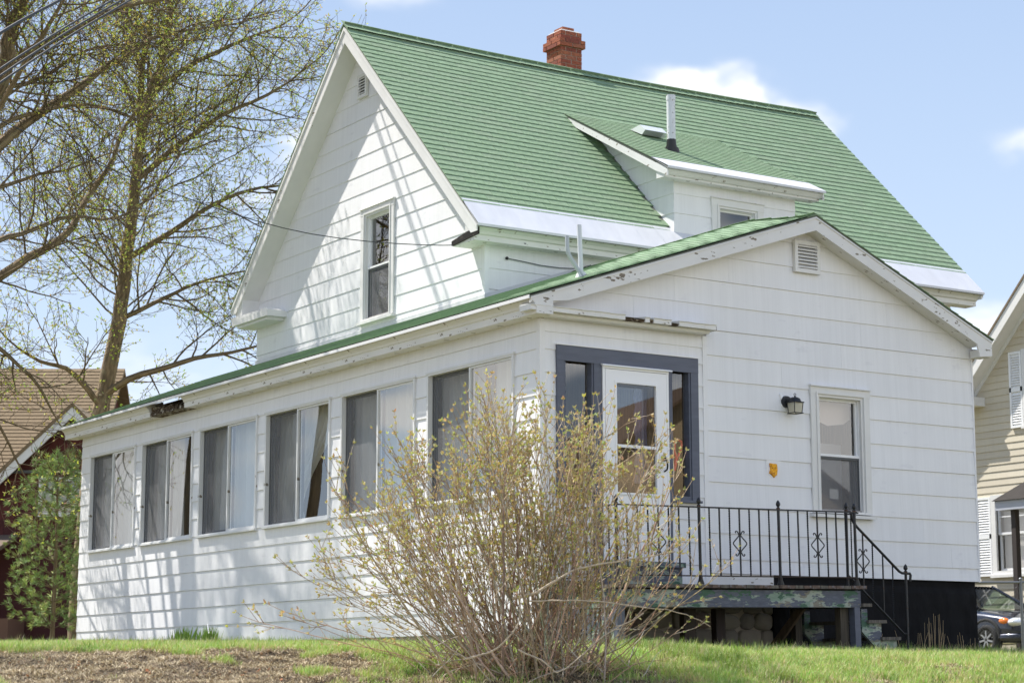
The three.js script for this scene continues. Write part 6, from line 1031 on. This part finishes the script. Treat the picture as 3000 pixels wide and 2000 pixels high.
{ // dark red shingled house far left
  const h = thing('red_house', 'dark red shingled house with brown roof seen past the trees at left', 'house'); h.position.set(16.63, 0, -26.39); h.rotation.y = -0.5715;
  const red = [[0.085, 0.018, 0.016], [0.068, 0.016, 0.015], [0.10, 0.024, 0.02]].map(c => std({ color: lin(...c), roughness: 0.85 })), brown = std({ color: lin(0.30, 0.205, 0.125), roughness: 0.95, map: granules });
  const cx = -10.83, pk = 6.44, sl = 0.96, z1 = 1.6;
  mesh(h, 'gable_wall', alongZ([[cx - 3.5, 0], [cx + 3.5, 0], [cx + 3.5, pk - 3.5 * sl], [cx, pk], [cx - 3.5, pk - 3.5 * sl]].filter(q => true), 0, z1 - 0.03), red[1]);
  mesh(h, 'main_wall', box(-24, -11.0, 0, 4.4, -8, -0.01), red[1]);
  mesh(h, 'end_gable', sweep([[-8, 4.4], [0, 4.4], [-4, 8.1]], -11.1, -11.0, (a, b, t) => [t, b, a]), red[0]);
  const slope = (x0, x1, za, ya, zb, yb) => solid([[[x0, ya, za], [x1, ya, za], [x1, yb, zb], [x0, yb, zb]], [[x0, ya - 0.1, za], [x0, yb - 0.1, zb], [x1, yb - 0.1, zb], [x1, ya - 0.1, za]], [[x0, ya, za], [x0, ya - 0.1, za], [x1, ya - 0.1, za], [x1, ya, za]], [[x0, yb, zb], [x1, yb, zb], [x1, yb - 0.1, zb], [x0, yb - 0.1, zb]], [[x0, ya, za], [x0, yb, zb], [x0, yb - 0.1, zb], [x0, ya - 0.1, za]], [[x1, ya, za], [x1, ya - 0.1, za], [x1, yb - 0.1, zb], [x1, yb, zb]]]);
  mesh(h, 'roof_slope', slope(-24.3, -10.7, 0.45, 4.25, -4, 8.37), brown); mesh(h, 'roof_slope', slope(-24.3, -10.7, -8.45, 4.25, -4.001, 8.37), brown);
  { const rows = []; for (let k = 0; k < 38; k++) { const a = k / 38, b = (k + 1) / 38, y = t => lerp(4.25, 8.37, t) + 0.004, z = t => lerp(0.45, -4, t); rows.push(solid([[[-24.3, y(a) + 0.022, z(a) + 0.01], [-10.7, y(a) + 0.022, z(a) + 0.01], [-10.7, y(b) + 0.004, z(b)], [-24.3, y(b) + 0.004, z(b)]], [[-24.3, y(a) + 0.022, z(a) + 0.01], [-24.3, y(a) - 0.01, z(a) + 0.01], [-10.7, y(a) - 0.01, z(a) + 0.01], [-10.7, y(a) + 0.022, z(a) + 0.01]]])); } mesh(h, 'roof_courses', merge(rows), brown).userData.kind = 'stuff'; }
  for (const s of [-1, 1]) { mesh(h, 'gable_roof', sweep([[cx, pk + 0.20], [cx + s * 3.9, pk + 0.20 - 3.9 * sl], [cx + s * 3.9, pk + 0.09 - 3.9 * sl], [cx, pk + 0.09]], -3.3, z1 + 0.4, (a, b, t) => [a, b, t]), brown); mesh(h, 'rake_board', sweep([[cx, pk + 0.088], [cx + s * 3.85, pk + 0.088 - 3.85 * sl], [cx + s * 3.85, pk - 0.17 - 3.85 * sl], [cx, pk - 0.17]], z1 + 0.34, z1 + 0.38, (a, b, t) => [a, b, t]), trimClean); }
  const R = rng(5101), sg = [0, 1, 2].map(i => box(0, 0.13 + 0.04 * i, 0, 0.2, 0, 0.018)); let cnt = 0;
  for (let y = 3.42, r = 0; y < 6.4; y += 0.17, r++) for (let x = -13.3 + 0.06 * (r % 3); x < -9.9 && cnt < 300; ) { const i = Math.floor(R() * 3), w = 0.13 + 0.04 * i; if (Math.abs(x + w / 2 - cx) < (pk - 0.3 - y) / sl && !(x > -11.8 && y > 3.7 && y < 4.85)) { const m = mesh(h, 'wall_shingle', sg[i], red[Math.floor(R() * 3)]); m.position.set(x, y + (R() - 0.5) * 0.012, z1 - 0.034 + 0.004 * R()); m.rotation.x = 0.05; cnt++; } x += w + 0.006; }
  const w = sub(h, 'window'); w.position.set(-11.66, 3.86, z1 - 0.03); mesh(w, 'window_frame', ring(0, 1.6, 0, 0.96, 0.09, 0, 0.08), trimClean); mesh(w, 'pane', sheet(0.05, 1.55, 0.05, 0.9, 0.03), doorGlass); mesh(w, 'blind', box(0.05, 1.55, 0.05, 0.9, 0.005, 0.015), std({ color: lin(0.22, 0.20, 0.09), roughness: 0.8 }));
  mesh(h, 'belt_course', box(-15, -8, 4.93, 5.0, z1 - 0.03, z1 + 0.06), darkFrame);
  mesh(h, 'porch_roof', slope(-18, -12.15, 3.4, 3.0, z1 - 0.02, 3.42), std({ color: lin(0.22, 0.15, 0.11), roughness: 0.95, map: granules }));
  mesh(h, 'porch_beam', box(-18, -12.2, 2.74, 2.95, 3.1, 3.3), std({ color: lin(0.30, 0.27, 0.19) }));
  for (const x of [-12.35, -12.25, -15]) mesh(h, 'porch_post', box(x, x + 0.06, 0.6, 2.74, 3.15, 3.25), trimWorn);
  for (let x = -15; x < -12.3; x += 0.11) mesh(h, 'porch_baluster', box(x, x + 0.025, 1.42, 2.2, 3.18, 3.21), greyWood);
  mesh(h, 'porch_rail', merge([box(-15, -12.3, 2.2, 2.26, 3.15, 3.23), box(-15, -12.3, 1.37, 1.42, 3.15, 3.23)]), greyWood);
  mesh(h, 'porch_base', box(-18, -11.9, 0.0, 1.34, z1, 3.25), std({ color: lin(0.16, 0.085, 0.055), roughness: 0.9 }));
}
// houses across the street, in full sun: the door glass mirrors the tan one, the unseen pale pair is added for bounce light
function acrossStreet(name, label, x, z, w, d, eave, rise, wall, roof, turnY) {
  const h = thing(name, label, 'house', 'houses across the street'); h.position.set(x, -1.6, z); h.rotation.y = turnY;
  const wm = std({ color: lin(...wall), map: sidingMap, roughness: 0.7 }), rm = std({ color: lin(...roof), map: granules, roughness: 0.95 });
  mesh(h, 'wall', box(-w / 2, w / 2, 0, eave, -d / 2, d / 2), wm);
  mesh(h, 'gable_wall', sweep([[-w / 2, eave], [w / 2, eave], [0, eave + rise]], -d / 2, d / 2, (a, b, t) => [a, b, t]), wm);
  for (const s of [-1, 1]) mesh(h, 'roof_slope', sweep([[0, eave + rise + 0.12], [s * (w / 2 + 0.4), eave + 0.12 - rise * 0.8 / w], [s * (w / 2 + 0.4), eave - rise * 0.8 / w], [0, eave + rise]], -d / 2 - 0.4, d / 2 + 0.4, (a, b, t) => [a, b, t]), rm);
  for (let k = 0; k < 26; k++) { const y = 0.4 + k * 0.2; if (y < eave) mesh(h, 'clapboard', alongX([[-d / 2 - 0.002, y], [-d / 2 - 0.02, y], [-d / 2 - 0.004, y + 0.196], [-d / 2 - 0.002, y + 0.196]], -w / 2, w / 2), wm); }
  for (const [u, y] of [[-w * 0.28, 1.2], [w * 0.28, 1.2], [-w * 0.28, 3.9], [w * 0.28, 3.9]]) { const g = sub(h, 'window'); g.position.set(u, y, -d / 2 - 0.03); mesh(g, 'casing', ring(-0.55, 0.55, 0, 1.6, 0.1, -0.04, 0.02), trimClean); mesh(g, 'pane', sheet(-0.47, 0.47, 0.08, 1.52, -0.005), darkFrame); }
}
acrossStreet('tan_house', 'tan clapboard house with brown roof across the street', 35, 45, 13, 10, 7.4, 4.6, [0.56, 0.42, 0.25], [0.24, 0.15, 0.10], 0.25);
acrossStreet('cream_house', 'unseen cream house with grey roof added across the street for bounce light', 15, 51, 11, 10, 6.0, 4.2, [0.72, 0.69, 0.60], [0.22, 0.22, 0.22], 0.3);
acrossStreet('white_house_opposite', 'unseen white house with dark roof added across the street for bounce light', -9, 55, 11, 10, 6.0, 4.2, [0.78, 0.77, 0.74], [0.14, 0.14, 0.15], 0.05);
// overhead wires
{
  const cable = (name, label, pts, r, group) => { const c = new THREE.CatmullRomCurve3(pts.map(p => new THREE.Vector3(...p))); tag(mesh(scene, name, bars([{ pts: c.getPoints(40).map(v => [v.x, v.y, v.z]), r0: r }], 6), std({ color: lin(0.03, 0.032, 0.036), roughness: 0.6 })), label, 'wire', group); };
  cable('service_wire', 'thin black service wire sagging from left edge to the main eave corner', [[-9.5, 7.75, -3.3], [-5.881, 6.58, -4.254], [-4.176, 6.194, -4.799], [-2.187, 5.742, -5.054], [-0.105, 5.421, -5.103], [1.886, 5.46, -4.899], [2.05, 5.475, -4.62], [2.686, 5.48, -4.38]], 0.006);
  [[0, 'uppermost'], [0.26, 'second'], [0.31, 'third'], [0.36, 'lowest']].forEach(([d, w]) => cable('power_line', `${w} of the four dark power lines crossing the top left corner`, [[-7.21, 4.36 - d * 1.65, -2.61], [-5.66, 5.90 - d * 1.65, -3.62], [-4.32, 7.12 - d * 1.65, -4.47], [-3.18, 8.06 - d * 1.48, -5.55], [-0.92, 9.91 - d * 1.32, -7.72], [1.87, 12.58 - d * 1.15, -10.28]], d ? 0.013 : 0.018, 'power lines'));
}
renderer.render(scene, camera);
